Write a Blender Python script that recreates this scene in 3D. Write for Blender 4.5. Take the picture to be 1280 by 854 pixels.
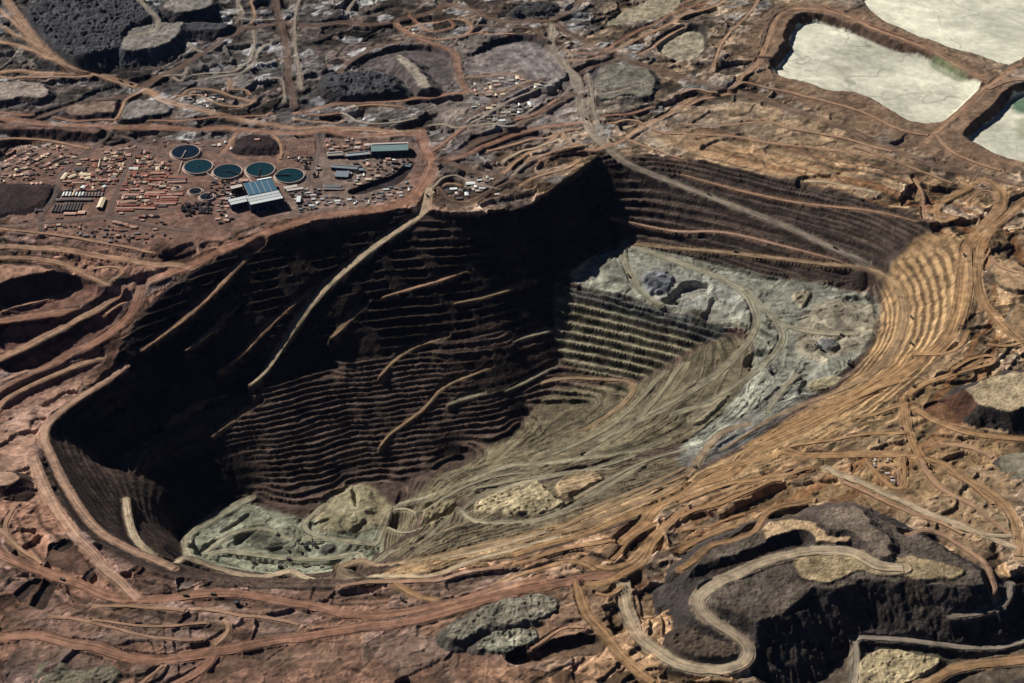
import bpy, bmesh, math, random, time
import numpy as np
from mathutils import Vector
_T0 = time.time()
for o in list(bpy.data.objects):
    bpy.data.objects.remove(o)
SC = bpy.context.scene
COL = SC.collection
rng = np.random.default_rng(7)
random.seed(7)

# ------------------------------------------------------------------ camera
CH, PITCH, FPX = 3600.0, math.radians(35.0), 2388.0
cam_d = bpy.data.cameras.new('camera')
cam_d.sensor_width = 36.0
cam_d.lens = FPX / 1280.0 * 36.0
cam_d.clip_start = 10.0
cam_d.clip_end = 200000.0
cam = bpy.data.objects.new('camera', cam_d)
cam.location = (0, 0, CH)
cam.rotation_euler = (math.pi / 2 - PITCH, 0, 0)
COL.objects.link(cam)
SC.camera = cam

# ------------------------------------------------------------------ light
SUN_EL = math.radians(34.3)
SUN_AZ = (-0.72, 0.69)          # plan direction towards the sun (x right, y away)
_n = math.hypot(*SUN_AZ)
SUN_AZ = (SUN_AZ[0] / _n, SUN_AZ[1] / _n)
world = bpy.data.worlds.new('World')
SC.world = world
world.use_nodes = True
wn = world.node_tree.nodes
wl = world.node_tree.links
bg = wn['Background']
sky = wn.new('ShaderNodeTexSky')
sky.sky_type = 'NISHITA'
sky.sun_disc = False
sky.sun_elevation = SUN_EL
sky.sun_rotation = math.atan2(SUN_AZ[0], SUN_AZ[1])
sky.altitude = 2800.0
sky.air_density = 0.25
sky.dust_density = 0.1
sky.ozone_density = 1.6
wl.new(sky.outputs[0], bg.inputs[0])
bg.inputs[1].default_value = 0.05
sun_d = bpy.data.lights.new('sun', 'SUN')
sun_d.energy = 5.0
sun_d.angle = math.radians(0.5)
sun_d.color = (1.0, 0.93, 0.83)
sun = bpy.data.objects.new('sun', sun_d)
sv = Vector((SUN_AZ[0] * math.cos(SUN_EL), SUN_AZ[1] * math.cos(SUN_EL), math.sin(SUN_EL)))
sun.rotation_euler = sv.to_track_quat('Z', 'Y').to_euler()
COL.objects.link(sun)
SC.view_settings.view_transform = 'Standard'
SC.view_settings.look = 'None'
SC.view_settings.exposure = 0.2
SC.view_settings.gamma = 1.0
SC.view_settings.use_curve_mapping = False

# ------------------------------------------------------------------ photo helpers
TILE = {'A': (0, 0), 'B': (425, 0), 'C': (850, 0), 'D': (0, 280), 'E': (425, 280), 'F': (850, 280),
        'G': (0, 564), 'H': (425, 564), 'I': (850, 564)}
def T(t, pts):
    a, b = TILE[t]
    return [(a + x / 2.944, b + y / 2.944) for x, y in pts]
def Z(x0, y0, s, pts):
    return [(x0 + x / s, y0 + y / s) for x, y in pts]
CP, SP = math.cos(PITCH), math.sin(PITCH)
def unproj(px, z):
    px = np.asarray(px, float)
    dx = (px[..., 0] - 640.0) / FPX
    dy = -(px[..., 1] - 427.0) / FPX
    dirz = -SP + dy * CP
    diry = CP + dy * SP
    t = (CH - z) / (-dirz)
    return np.stack([dx * t, diry * t], -1)

# ------------------------------------------------------------------ noise
def _h(ix, iy, s):
    h = (ix.astype(np.int64) * 374761393 + iy.astype(np.int64) * 668265263 + s * 1442695041) & 0xffffffff
    h = ((h ^ (h >> 13)) * 1274126177) & 0xffffffff
    h = (h ^ (h >> 16)) & 0xffffffff
    return (h & 0xffffff).astype(np.float32) / np.float32(0xffffff)
def vnoise(x, y, s=0):
    ix = np.floor(x); iy = np.floor(y)
    fx = (x - ix).astype(np.float32); fy = (y - iy).astype(np.float32)
    fx = fx * fx * fx * (fx * (fx * 6 - 15) + 10); fy = fy * fy * fy * (fy * (fy * 6 - 15) + 10)
    ix = ix.astype(np.int64); iy = iy.astype(np.int64)
    a = _h(ix, iy, s); b = _h(ix + 1, iy, s); c = _h(ix, iy + 1, s); d = _h(ix + 1, iy + 1, s)
    return (a + (b - a) * fx) * (1 - fy) + (c + (d - c) * fx) * fy
def fbm(x, y, sc, o=4, s=0, g=0.5):
    r = 0; a = 1.0; tot = 0
    c, sn = math.cos(0.6), math.sin(0.6)
    x = x / sc; y = y / sc
    for k in range(o):
        r = r + a * vnoise(x, y, s + k * 17); tot += a
        a *= g
        x, y = (x * c - y * sn) * 2.03 + 5.2, (x * sn + y * c) * 2.03 + 1.7
    return (r / tot * 2 - 1).astype(np.float32)
def worley(x, y, sc, s=0, jit=0.9):
    x = x / sc; y = y / sc
    ix = np.floor(x).astype(np.int64); iy = np.floor(y).astype(np.int64)
    best = np.full(x.shape, 9.0, np.float32)
    for dx in (-1, 0, 1):
        for dy in (-1, 0, 1):
            cx = ix + dx; cy = iy + dy
            px = cx + 0.5 + jit * (_h(cx, cy, s) - 0.5); py = cy + 0.5 + jit * (_h(cx, cy, s + 5) - 0.5)
            np.minimum(best, np.hypot(x - px, y - py).astype(np.float32), out=best)
    return best
def cells(x, y, sc, s=0):
    x = x / sc; y = y / sc
    ix = np.floor(x).astype(np.int64); iy = np.floor(y).astype(np.int64)
    f1 = np.full(x.shape, 9.0, np.float32); f2 = f1.copy(); h1 = np.zeros(x.shape, np.float32); h2 = h1.copy()
    for dx in (-1, 0, 1):
        for dy in (-1, 0, 1):
            cx = ix + dx; cy = iy + dy
            d = np.hypot(x - (cx + 0.5 + 0.95 * (_h(cx, cy, s) - 0.5)), y - (cy + 0.5 + 0.95 * (_h(cx, cy, s + 5) - 0.5))).astype(np.float32)
            n = d < f1
            f2 = np.where(n, f1, np.minimum(f2, d)); f1 = np.where(n, d, f1)
            h1 = np.where(n, _h(cx, cy, s + 11), h1); h2 = np.where(n, _h(cx, cy, s + 13), h2)
    return h1, h2, (f2 - f1) * sc
def sstep(a, b, x):
    t = np.clip((x - a) / (b - a), 0, 1)
    return t * t * (3 - 2 * t)

# ------------------------------------------------------------------ terrain grid
NR, NC = 1060, 1130
Y0, Y1 = 3380.0, 8150.0
YR = Y0 * (Y1 / Y0) ** (np.arange(NR) / (NR - 1))
def HWF(y): return 0.2813 * np.sqrt(y * y + CH * CH) + 70.0
HWR = HWF(YR)
UC = np.linspace(-1, 1, NC)
GX = (HWR[:, None] * UC[None, :])
GY = np.repeat(YR[:, None], NC, 1)
GZ = np.zeros((NR, NC), np.float32)

def sample(F, x, y):
    r = np.clip(np.log(np.maximum(y, 1) / Y0) / math.log(Y1 / Y0) * (NR - 1), 0, NR - 1.001)
    c = np.clip((x / HWF(y) + 1) * 0.5 * (NC - 1), 0, NC - 1.001)
    r0 = r.astype(int); c0 = c.astype(int)
    fr = r - r0; fc = c - c0
    return (F[r0, c0] * (1 - fc) + F[r0, c0 + 1] * fc) * (1 - fr) + (F[r0 + 1, c0] * (1 - fc) + F[r0 + 1, c0 + 1] * fc) * fr
# the plain sinks towards the left end of the pit
_c = unproj([(80, 490)], -130.0)[0]
LOW = (-165.0 * np.exp(-(((GX - _c[0]) / 640.0) ** 2 + ((GY - _c[1]) / 540.0) ** 2))).astype(np.float32)
ZL = np.arange(220, -720, -2.0)
def raycast(px, F=None):
    F = GZ if F is None else F
    px = np.asarray(px, float)
    out = np.zeros((len(px), 3))
    for i, p in enumerate(px):
        q = unproj(np.repeat(p[None], len(ZL), 0), ZL)
        t = sample(F, q[:, 0], q[:, 1])
        k = int(np.argmax(t >= ZL))
        if t[k] < ZL[k]: k = len(ZL) - 1
        out[i] = (q[k, 0], q[k, 1], t[k])
    return out
def block(x0, x1, y0, y1):
    r0 = max(int(np.searchsorted(YR, y0)) - 1, 0); r1 = min(int(np.searchsorted(YR, y1)) + 1, NR)
    ha, hb = HWF(min(max(y0, Y0), Y1)), HWF(min(max(y1, Y0), Y1))
    u0 = min(x0 / ha, x0 / hb); u1 = max(x1 / ha, x1 / hb)
    c0 = max(int((u0 + 1) / 2 * (NC - 1)) - 1, 0); c1 = min(int((u1 + 1) / 2 * (NC - 1)) + 2, NC)
    return (slice(r0, max(r1, r0)), slice(c0, max(c1, c0)))
def pdist(pts, margin, vals=None, closed=False):
    """distance field to a polyline inside its padded bounding block; vals are interpolated along it"""
    pts = np.asarray(pts, float)
    b = block(pts[:, 0].min() - margin, pts[:, 0].max() + margin, pts[:, 1].min() - margin, pts[:, 1].max() + margin)
    shp = GX[b].shape
    D = np.full(shp, 1e6, np.float32)
    V = np.zeros(shp, np.float32) if vals is not None else None
    S = np.zeros(shp, np.float32) if vals is not None else None
    n = len(pts)
    for i in range(n if closed else n - 1):
        p, q = pts[i], pts[(i + 1) % n]
        sb = block(min(p[0], q[0]) - margin, max(p[0], q[0]) + margin, min(p[1], q[1]) - margin, max(p[1], q[1]) + margin)
        if sb[0].stop <= sb[0].start or sb[1].stop <= sb[1].start: continue
        lb = (slice(sb[0].start - b[0].start, sb[0].stop - b[0].start), slice(sb[1].start - b[1].start, sb[1].stop - b[1].start))
        x = GX[sb] - p[0]; y = GY[sb] - p[1]
        dx, dy = q - p
        L2 = dx * dx + dy * dy + 1e-9
        t = np.clip((x * dx + y * dy) / L2, 0, 1)
        d = np.hypot(x - t * dx, y - t * dy)
        m = d < D[lb]
        D[lb][m] = d[m]
        if vals is not None:
            V[lb][m] = (vals[i] + (vals[i + 1] - vals[i]) * t)[m]
            S[lb][m] = (np.sign(x * dy - y * dx))[m]
    return b, D, V, S
def inside(pts, b):
    pts = np.asarray(pts, float)
    x = GX[b]; y = GY[b]
    c = np.zeros(x.shape, bool)
    n = len(pts)
    for i in range(n):
        (xa, ya), (xb, yb) = pts[i], pts[(i + 1) % n]
        if ya == yb: continue
        m = (ya > y) != (yb > y)
        c ^= m & (x < (xb - xa) * (y - ya) / (yb - ya) + xa)
    return c
def psdf(pts, margin):
    b, D, _, _ = pdist(pts, margin, closed=True)
    c = inside(pts, b)
    D[c] *= -1
    # far interior cells beyond the padded segments
    D[(D > 1e5)] = 1e6; D[(D < -1e5)] = -1e3
    return b, D
def chaikin(p, n=2, closed=False):
    p = np.asarray(p, float)
    for _ in range(n):
        q = np.roll(p, -1, 0) if closed else p[1:]
        a = p if closed else p[:-1]
        r = np.empty((len(a) * 2,) + p.shape[1:])
        r[0::2] = a * .75 + q * .25; r[1::2] = a * .25 + q * .75
        p = r if closed else np.vstack([p[:1], r, p[-1:]])
    return p
def resample(p, step):
    p = np.asarray(p, float)
    s = np.r_[0, np.cumsum(np.hypot(*np.diff(p[:, :2], axis=0).T))]
    n = max(int(s[-1] / step), 2)
    t = np.linspace(0, s[-1], n + 1)
    return np.stack([np.interp(t, s, p[:, k]) for k in range(p.shape[1])], 1)

# ------------------------------------------------------------------ colours (albedo from what lit ground shows)
def lin(c): c = np.asarray(c, float) / 255.0; return np.where(c < 0.04045, c / 12.92, ((c + 0.055) / 1.055) ** 2.4)
def alb(r, g, b):
    c = lin((r, g, b)) / 0.95
    l = float(c @ np.array([0.25, 0.6, 0.15]))
    return l + (c - l) * 0.8
GC = np.zeros((NR, NC, 3), np.float32)
def paint(pts, z, col, soft=30.0, op=1.0, wob=20.0):
    w = raycast(pts, None if z is None else LOW + z)[:, :2]
    w = chaikin(w, 2, True)
    b, D = psdf(w, soft + 40)
    D = D + fbm(GX[b], GY[b], 90, 3, 91) * wob
    k = (1 - sstep(-soft, soft, D)) * op
    GC[b] = GC[b] * (1 - k[..., None]) + np.asarray(col, np.float32) * k[..., None]

# ================================================================== TERRAIN
# ---- rim of the open pit (photo pixels on the plain, z about 0)
RIM_PX = [(300, 306), (245, 331), (200, 362), (165, 400), (150, 430), (140, 462), (95, 488), (60, 520), (50, 548), (57, 590), (75, 630), (100, 660),
          (130, 685), (170, 707), (230, 722), (300, 731), (400, 734), (480, 730), (560, 716), (640, 700), (740, 672), (840, 636), (930, 604),
          (1040, 552), (1110, 506), (1170, 455), (1198, 412), (1204, 360), (1200, 310), (1178, 288), (1130, 270), (1095, 249), (1000, 231), (900, 206),
          (850, 194), (800, 191), (764, 194), (750, 197), (747, 198), (744, 200), (712, 224), (680, 246), (645, 262), (580, 270), (537, 266), (506, 262), (461, 270), (420, 276), (373, 287)]
rim = chaikin(raycast(RIM_PX, LOW)[:, :2], 1, True)
CONT = [  # photo pixels traced on the pit's walls and floors with their depth
    [(z, p) for z, p in ()],
    (-500, [(228, 672), (250, 646), (300, 615), (345, 640), (400, 640), (430, 615)]),
    (-500, [(228, 680), (250, 700), (300, 712), (360, 716), (430, 714), (478, 694)]),
    (-500, [(300, 665), (340, 680), (400, 690), (460, 685)]),
    (-490, [(430, 612), (470, 655), (478, 680)]),
    (-492, [(500, 602), (540, 592), (580, 575)]),
    (-498, [(430, 605), (480, 605), (505, 612), (495, 650), (485, 680)]),
    (-452, [(600, 580), (640, 545), (660, 525)]),
    (-372, [(697, 456), (748, 467), (798, 477)]),
    (-415, [(660, 520), (690, 505), (735, 505)]),
    (-205, [(690, 351), (730, 362), (800, 380), (860, 396), (905, 411)]),
    (-195, [(692, 347), (740, 325), (782, 303), (800, 304), (850, 318), (900, 330), (940, 345), (985, 352)]),
    (-190, [(760, 340), (820, 345), (880, 365), (930, 375)]),
    (-180, [(985, 352), (1040, 358), (1090, 362)]),
    (-165, [(1090, 362), (1104, 385), (1100, 415), (1088, 440), (1060, 470), (1025, 492)]),
    (-178, [(960, 400), (1020, 400), (1060, 430), (1010, 460)]),
    (-212, [(930, 417), (955, 452), (930, 495), (880, 545), (840, 560), (780, 572)]),
    (-255, [(879, 428), (868, 468), (834, 512), (785, 547), (730, 567), (660, 590)]),
    (-330, [(827, 460), (815, 486), (785, 514), (732, 547), (650, 575), (570, 603), (520, 634)]),
    (-392, [(785, 494), (764, 510), (728, 532), (660, 563), (620, 578)]),
    (-120, [(1000, 505), (950, 540), (880, 575), (800, 596), (700, 615), (620, 640), (560, 660), (510, 690)]),
    (-60, [(1060, 500), (1000, 540), (920, 575), (840, 608), (740, 645), (640, 672), (560, 695), (500, 712)]),
    (-30, [(1110, 494), (1050, 530), (980, 565), (900, 600), (820, 632), (740, 660), (640, 688), (560, 705)]),
    (-80, [(1128, 440), (1142, 400), (1138, 350), (1110, 330)]),
    (-280, [(480, 702), (430, 722), (360, 724), (300, 721), (225, 706)]),
    (-330, [(130, 585), (180, 545), (240, 515), (318, 490)]), (-318, [(318, 490), (370, 474), (420, 460)]), (-300, [(430, 457), (480, 448), (540, 440)]),
    (-292, [(550, 438), (600, 434), (640, 430)]), (-310, [(650, 428), (690, 419)]),
    (None, [(749, 199, -3), (757, 225, -52), (765, 255, -110), (773, 285, -165), (779, 303, -195)]),
    (None, [(690, 351, -205), (692, 386, -258), (694, 421, -315), (697, 456, -372)]),
    (-395, [(676, 484), (690, 478)]),
    (None, [(906, 412, -208), (893, 420, -232), (879, 428, -255), (827, 460, -330), (798, 477, -372)]),
    (None, [(692, 347, -198), (712, 337, -196), (760, 313, -195), (779, 303, -195)]),
][1:]
PG = 12.0
px0, py0 = rim[:, 0].min() - 60, rim[:, 1].min() - 60
pnx = int((rim[:, 0].max() + 60 - px0) / PG); pny = int((rim[:, 1].max() + 60 - py0) / PG)
PB = np.zeros((pny, pnx)); FIX = np.zeros((pny, pnx), bool)
cx = px0 + np.arange(pnx) * PG; cy = py0 + np.arange(pny) * PG
CXX, CYY = np.meshgrid(cx, cy)
inr = np.zeros(PB.shape, bool)
for i in range(len(rim)):
    (xa, ya), (xb, yb) = rim[i], rim[(i + 1) % len(rim)]
    m = (ya > CYY) != (yb > CYY)
    inr ^= m & (CXX < (xb - xa) * (CYY - ya) / (yb - ya + 1e-12) + xa)
FIX[~inr] = True
PB[:] = sample(LOW, CXX, CYY)
PB[inr] = -250
for z, pts in CONT:
    if z is None:
        w = resample(np.array([[*unproj([(x, y)], zz)[0], zz] for x, y, zz in pts]), 5.0); z = w[:, 2]
    else:
        w = resample(chaikin(unproj(pts, z), 1), 5.0)
    j = np.round((w[:, 0] - px0) / PG).astype(int); i = np.round((w[:, 1] - py0) / PG).astype(int)
    PB[i, j] = z; FIX[i, j] = True
free = ~FIX
for it in range(2600):
    a = PB.copy()
    a[1:-1, 1:-1] = 0.25 * (PB[2:, 1:-1] + PB[:-2, 1:-1] + PB[1:-1, 2:] + PB[1:-1, :-2])
    PB[free] = a[free] * 1.0 if it % 7 else a[free]
for it in range(3):
    PB[1:-1, 1:-1] = 0.5 * PB[1:-1, 1:-1] + 0.125 * (PB[2:, 1:-1] + PB[:-2, 1:-1] + PB[1:-1, 2:] + PB[1:-1, :-2])
gy_, gx_ = np.gradient(PB, PG)
PSL = np.hypot(gx_, gy_)
for it in range(6):
    PSL[1:-1, 1:-1] = 0.2 * (PSL[1:-1, 1:-1] + PSL[2:, 1:-1] + PSL[:-2, 1:-1] + PSL[1:-1, 2:] + PSL[1:-1, :-2])
def psamp(F, x, y):
    c = np.clip((x - px0) / PG, 0, pnx - 1.001); r = np.clip((y - py0) / PG, 0, pny - 1.001)
    c0 = c.astype(int); r0 = r.astype(int); fc = c - c0; fr = r - r0
    return (F[r0, c0] * (1 - fc) + F[r0, c0 + 1] * fc) * (1 - fr) + (F[r0 + 1, c0] * (1 - fc) + F[r0 + 1, c0 + 1] * fc) * fr

# ---- worked plain: levelled pads, scarps, old tips
def terr(z, B, w):
    k = np.floor(z / B); f = z / B - k
    return B * (k + np.clip((f - (1 - w)) / w, 0, 1) * 1.0)
wx = fbm(GX, GY, 260, 3, 31) * 110; wy = fbm(GX, GY, 260, 3, 47) * 110
base = fbm(GX * 0.75 + wx, (GY + wy) * 0.9, 420, 3, 3) * 34
clut = terr(base, 8.0, 0.10)
rx_ = GX * 0.83 + GY * 0.55 + fbm(GX, GY, 90, 3, 33) * 22; ry_ = -GX * 0.55 + GY * 0.83 + fbm(GX, GY, 90, 3, 34) * 22
PH1, PH2, PE = cells(rx_ * 0.55, ry_, 105, 41)             # graded pads
QH1, QH2, QE = cells(rx_ * 0.6 + 40, ry_ * 0.9, 46, 51)     # smaller yards and tips inside them
pad = np.floor(PH1 * 4) * 2.7 + (QH1 > 0.6) * 3.2 * (QH1 - 0.2) + 2.2 * np.clip(1 - np.abs(QE - 3) / 3.0, 0, 1) * (QH2 > 0.45)
RH1, RH2, RE = cells(rx_ * 0.7 + 11, ry_ * 1.1, 20, 61)       # single loads, sheds' yards, scraped patches
pad = pad + (RH1 > 0.72) * 2.8 * sstep(0, 5, RE)
cutc = (PH2 > np.where((GY > 6250) & (GX < 900), 0.70, 0.80)) * sstep(0, 9, PE)
fine = pad - 5 - 15.0 * cutc
FLAT = np.ones((NR, NC), np.float32)     # 1 = cluttered, 0 = levelled
def mask_poly(pts, z, soft, dest, val):
    w = chaikin(raycast(pts, LOW + z)[:, :2], 2, True)
    b, D = psdf(w, soft + 20)
    k = 1 - sstep(-soft, soft, D)
    dest[b] = dest[b] * (1 - k) + val * k
TOWN = [(0, 178), (210, 178), (330, 172), (400, 168), (530, 172), (545, 230), (500, 252), (400, 266), (300, 290), (200, 312), (0, 300)]
mask_poly(TOWN, 0, 60, FLAT, 0.13)
mask_poly([(960, 10), (1100, -30), (1400, -30), (1400, 230), (1200, 200), (1120, 175), (940, 110)], 0, 60, FLAT, 0.22)
mask_poly([(790, 170), (900, 110), (1040, 140), (1180, 210), (1110, 250), (990, 230), (860, 195)], 0, 50, FLAT, 0.5)
mask_poly([(0, 740), (200, 735), (520, 735), (760, 700), (760, 860), (0, 860)], 0, 50, FLAT, 0.7)
mask_poly([(640, 715), (1000, 590), (1240, 400), (1240, 330), (1180, 300), (1160, 420), (900, 590), (640, 690)], 0, 40, FLAT, 0.4)
GZ[:] = (clut + fine * 1.0) * FLAT + LOW
GZ -= 1.0

# ---- tips, dumps and hollows
REG = np.zeros((NR, NC), np.int16)      # which piece of the setting a grid point belongs to
REGN = [('ground', None)]
RUB = np.zeros((NR, NC), np.float32)     # strength of dumped-heap relief
def edge_noise(b, s, amp):
    return fbm(GX[b], GY[b], 90, 4, s, 0.6) * amp * 1.9
def dump(pts, z, top=None, flank=None, label=None, slope=0.75, wob=14.0, rub=1.0, heap=4.0, ck=2):
    w = chaikin(raycast(pts, LOW + z)[:, :2], ck, True)
    mg = abs(z) / slope + 70
    b, D = psdf(w, mg)
    s = len(REGN) * 3 + 200
    D = D + edge_noise(b, s, wob)
    g = GZ[b]
    zt = LOW[b] + z + fbm(GX[b], GY[b], 140, 3, s + 1) * 3.0
    h = np.where(D <= 0, zt, zt - D * slope + fbm(GX[b] * 1.6 + GY[b] * 0.25, GY[b] * 0.3, 14, 2, s + 2) * np.minimum(D * 0.12, 2.4))
    up = h > g
    GZ[b] = np.where(up, h, g)
    ins = sstep(4, -6, D)
    RUB[b] = np.where(up, np.maximum(RUB[b] * (1 - ins), rub * heap / 6.5 * ins), RUB[b])
    if label is not None:
        REGN.append(('waste_rock_dump', label)); REG[b][up] = len(REGN) - 1
    DUMPC.append((b, D, up, top, flank)); FLK[b] = np.where(up & (D > 0), 0.45, FLK[b])
def hollow(pts, z, floor=None, wall=None, name=None, label=None, slope=1.1, wob=8.0, rough=0.0, ck=2):
    w = chaikin(raycast(pts, LOW + z)[:, :2], ck, True)
    b, D = psdf(w, abs(z) / slope + 90)
    s = len(REGN) * 3 + 300
    D = D + edge_noise(b, s, wob)
    g = GZ[b]
    zb = LOW[b] + z + fbm(GX[b], GY[b], 120, 3, s + 1) * rough
    h = np.where(D <= 0, zb, zb + D * slope)
    dn = h < g
    GZ[b] = np.where(dn | (D <= 0), h, g)
    dn |= D <= 0
    if name is not None:
        REGN.append((name, label)); REG[b][D <= 0] = len(REGN) - 1
    DUMPC.append((b, D, dn, floor, wall))
DUMPC = []
FLK = np.ones((NR, NC), np.float32)
DK = alb(70, 72, 78); DK2 = alb(62, 60, 62); GRY = alb(128, 122, 118); TAN = alb(165, 130, 92); RED = alb(150, 104, 84)
PALE = alb(178, 164, 138); TAIL = alb(214, 214, 192); OLV = alb(140, 132, 102)
# upper left dark tips
dump(T('A', [(110, 20), (200, -40), (420, -60), (560, 20), (600, 50), (500, 80), (445, 120), (440, 165), (360, 205), (280, 215), (205, 180), (90, 60)]), 34, DK, DK2,
     'broad blue-black rock dump with heaped top in the upper left corner', heap=15)
dump(T('A', [(470, 115), (540, 92), (640, 80), (690, 70), (680, 105), (590, 175), (470, 188), (445, 165)]), 30, GRY, DK,
     'tongue-shaped grey rock dump ending in a dark curved slope, right of the broad blue-black dump', rub=0.1)
dump(T('A', [(600, 20), (640, -30), (780, -40), (785, 5), (755, 30), (700, 42), (625, 40)]), 34, GRY, DK2, 'flat-topped pale grey dump at the top edge of the picture', rub=0.15)
dump(T('A', [(700, 85), (820, 80), (850, 95), (820, 108), (690, 110)]), 14, DK, DK2, 'small dark heap ridge right of the tongue-shaped dump')
dump(T('A', [(-40, 305), (120, 300), (185, 325), (165, 355), (60, 365), (-40, 360)]), 8, alb(150, 136, 128), alb(80, 70, 70), 'pale flat tip at the left edge above the long service road', rub=0.1)
dump(T('A', [(230, 395), (330, 378), (440, 372), (420, 420), (240, 425)]), 5, alb(130, 108, 96), DK2, None, rub=0.1)
dump(T('A', [(500, 365), (600, 380), (650, 405), (600, 425), (450, 440), (440, 415)]), 6, GRY, DK2, None, rub=0.1)
dump(T('A', [(-60, 690), (80, 680), (170, 690), (190, 715), (100, 770), (-60, 800)]), 10, alb(58, 44, 46), alb(58, 44, 46), 'low blackish mound beside the housing camp at the left edge', slope=0.3, rub=0.2)
dump(T('A', [(890, 505), (960, 500), (1020, 515), (1020, 545), (900, 550)]), 14, alb(52, 40, 42), alb(52, 40, 42), 'dark conical stockpile behind the round tanks', slope=0.5)
dump(Z(0, 150, 5.333, [(-40, 60), (300, 75), (690, 85), (660, 55), (300, 40), (-40, 20)]), 12, alb(110, 84, 74), alb(60, 44, 42), None, rub=0.1)
# middle top
hollow(T('B', [(170, 195), (280, 185), (400, 200), (425, 310), (330, 330), (250, 330), (150, 260), (40, 250)]), -34, alb(92, 84, 84), alb(80, 70, 70), None, rough=5)
dump(T('B', [(-60, 262), (60, 262), (180, 268), (235, 320), (180, 345), (-60, 352)]), 12, DK, DK2, 'blue-grey rubble tip beside the upper cutting', heap=13)
dump(T('B', [(190, 205), (240, 200), (330, 300), (330, 335), (295, 320)]), 8, alb(160, 148, 134), alb(90, 82, 82), None, rub=0.2)
hollow(T('B', [(455, 210), (560, 178), (660, 140), (760, 180), (850, 280), (760, 325), (470, 290)]), -16, alb(120, 112, 112), alb(70, 62, 62), None, rough=6)
dump(T('B', [(610, 50), (700, 0), (800, 5), (810, 35), (700, 52)]), 22, DK2, DK2, 'dark heaped mound at the top edge above the upper haul road', heap=10)
dump(T('B', [(960, 240), (1060, 232), (1150, 270), (1155, 330), (1120, 365), (1060, 345), (960, 380), (930, 330)]), 7, alb(120, 116, 104), DK2, 'grey-topped tip with dark rubble skirt beside the grey haul road', rub=0.3)
hollow(T('B', [(970, 85), (1080, 20), (1240, -30), (1266, 20), (1180, 75), (1000, 100)]), -12, alb(150, 140, 116), alb(80, 70, 60), None)
hollow(T('B', [(1160, 165), (1260, 110), (1350, 120), (1330, 220), (1200, 225)]), -12, alb(158, 150, 126), alb(70, 64, 60), None)
hollow(T('B', [(480, 520), (620, 510), (740, 490), (700, 540), (560, 570), (470, 570)]), -20, alb(70, 62, 62), alb(60, 52, 52), None)
hollow(Z(395, 165, 7.98, [(330, 640), (480, 580), (640, 520), (800, 470), (930, 360), (970, 330), (900, 450), (780, 560), (600, 590), (480, 640)]), -14, alb(60, 50, 50), alb(60, 50, 50), None, slope=0.9, wob=3)
# tailings ponds
POND1 = T('C', [(430, 95), (500, 82), (620, 118), (760, 180), (880, 212), (920, 230), (1040, 300), (1105, 322), (1080, 360), (1000, 430), (920, 468), (850, 458), (790, 420), (700, 370),
                (620, 350), (570, 355), (480, 320), (380, 300), (335, 275), (412, 190), (400, 150)])
POND2 = T('C', [(640, -40), (720, 70), (850, 130), (930, 158), (1000, 185), (1110, 212), (1210, 250), (1290, 195), (1500, 100), (1500, -60)])
POND3 = T('C', [(1225, 350), (1400, 320), (1500, 660), (1210, 605), (1110, 552), (1045, 522), (1100, 475), (1180, 415)])
PONDS = []
hollow(POND1, -36, TAIL, alb(92, 72, 58), 'tailings_pond', 'middle cream tailings pond walled by brown dikes', wob=9, slope=1.1, ck=1)
hollow(POND2, -16, TAIL, alb(92, 72, 58), 'tailings_pond', 'largest cream tailings pond, in the upper right corner', wob=5, slope=1.3)
hollow(POND3, -36, TAIL, alb(92, 72, 58), 'tailings_pond', 'cream tailings pond with green seep at the right edge', wob=5, slope=1.3)
# left side shoulders
dump(T('D', [(-50, 160), (110, 145), (220, 178), (285, 210), (240, 235), (130, 240), (110, 260), (-50, 250)]), 14, alb(172, 128, 104), alb(80, 58, 52), None, rub=0.05)
hollow(T('D', [(60, 300), (180, 265), (300, 225), (380, 240), (330, 300), (180, 320), (20, 325)]), -38, alb(140, 100, 84), alb(70, 50, 46), None, slope=0.8)
hollow(T('D', [(0, 400), (150, 385), (290, 365), (140, 425), (0, 475)]), -52, alb(120, 86, 74), alb(70, 50, 46), None, slope=0.9)
hollow(T('D', [(20, 550), (160, 480), (300, 400), (420, 300), (460, 300), (400, 380), (240, 480), (100, 550)]), -42, alb(120, 86, 74), alb(70, 50, 46), None, slope=0.9)
hollow(T('D', [(0, 655), (120, 600), (380, 490), (370, 530), (200, 610), (0, 700)]), -28, alb(140, 104, 88), alb(90, 66, 58), None, slope=0.9)
# right side tips
dump(T('F', [(1045, 600), (1110, 580), (1300, 515), (1300, 660), (1230, 690), (1180, 685), (1050, 630)]), 44, alb(176, 156, 120), alb(58, 52, 50), 'cream-topped tip with dark fan-shaped slope at the right edge', rub=0.1)
dump(T('F', [(1130, 150), (1266, 130), (1300, 250), (1180, 240)]), 14, alb(170, 138, 100), alb(90, 74, 58), None, rub=0.2)
dump(T('F', [(1190, 330), (1300, 280), (1300, 420), (1230, 400)]), 14, alb(150, 120, 84), alb(80, 74, 66), None, rub=0.5)
hollow(T('F', [(880, 690), (960, 650), (1010, 700), (1040, 745), (960, 720)]), -14, alb(120, 84, 54), alb(90, 60, 44), None)
dump(T('I', [(1170, 20), (1290, 0), (1300, 90), (1230, 110), (1180, 70)]), 12, alb(130, 124, 104), alb(70, 64, 58), None, rub=0.1)
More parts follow.
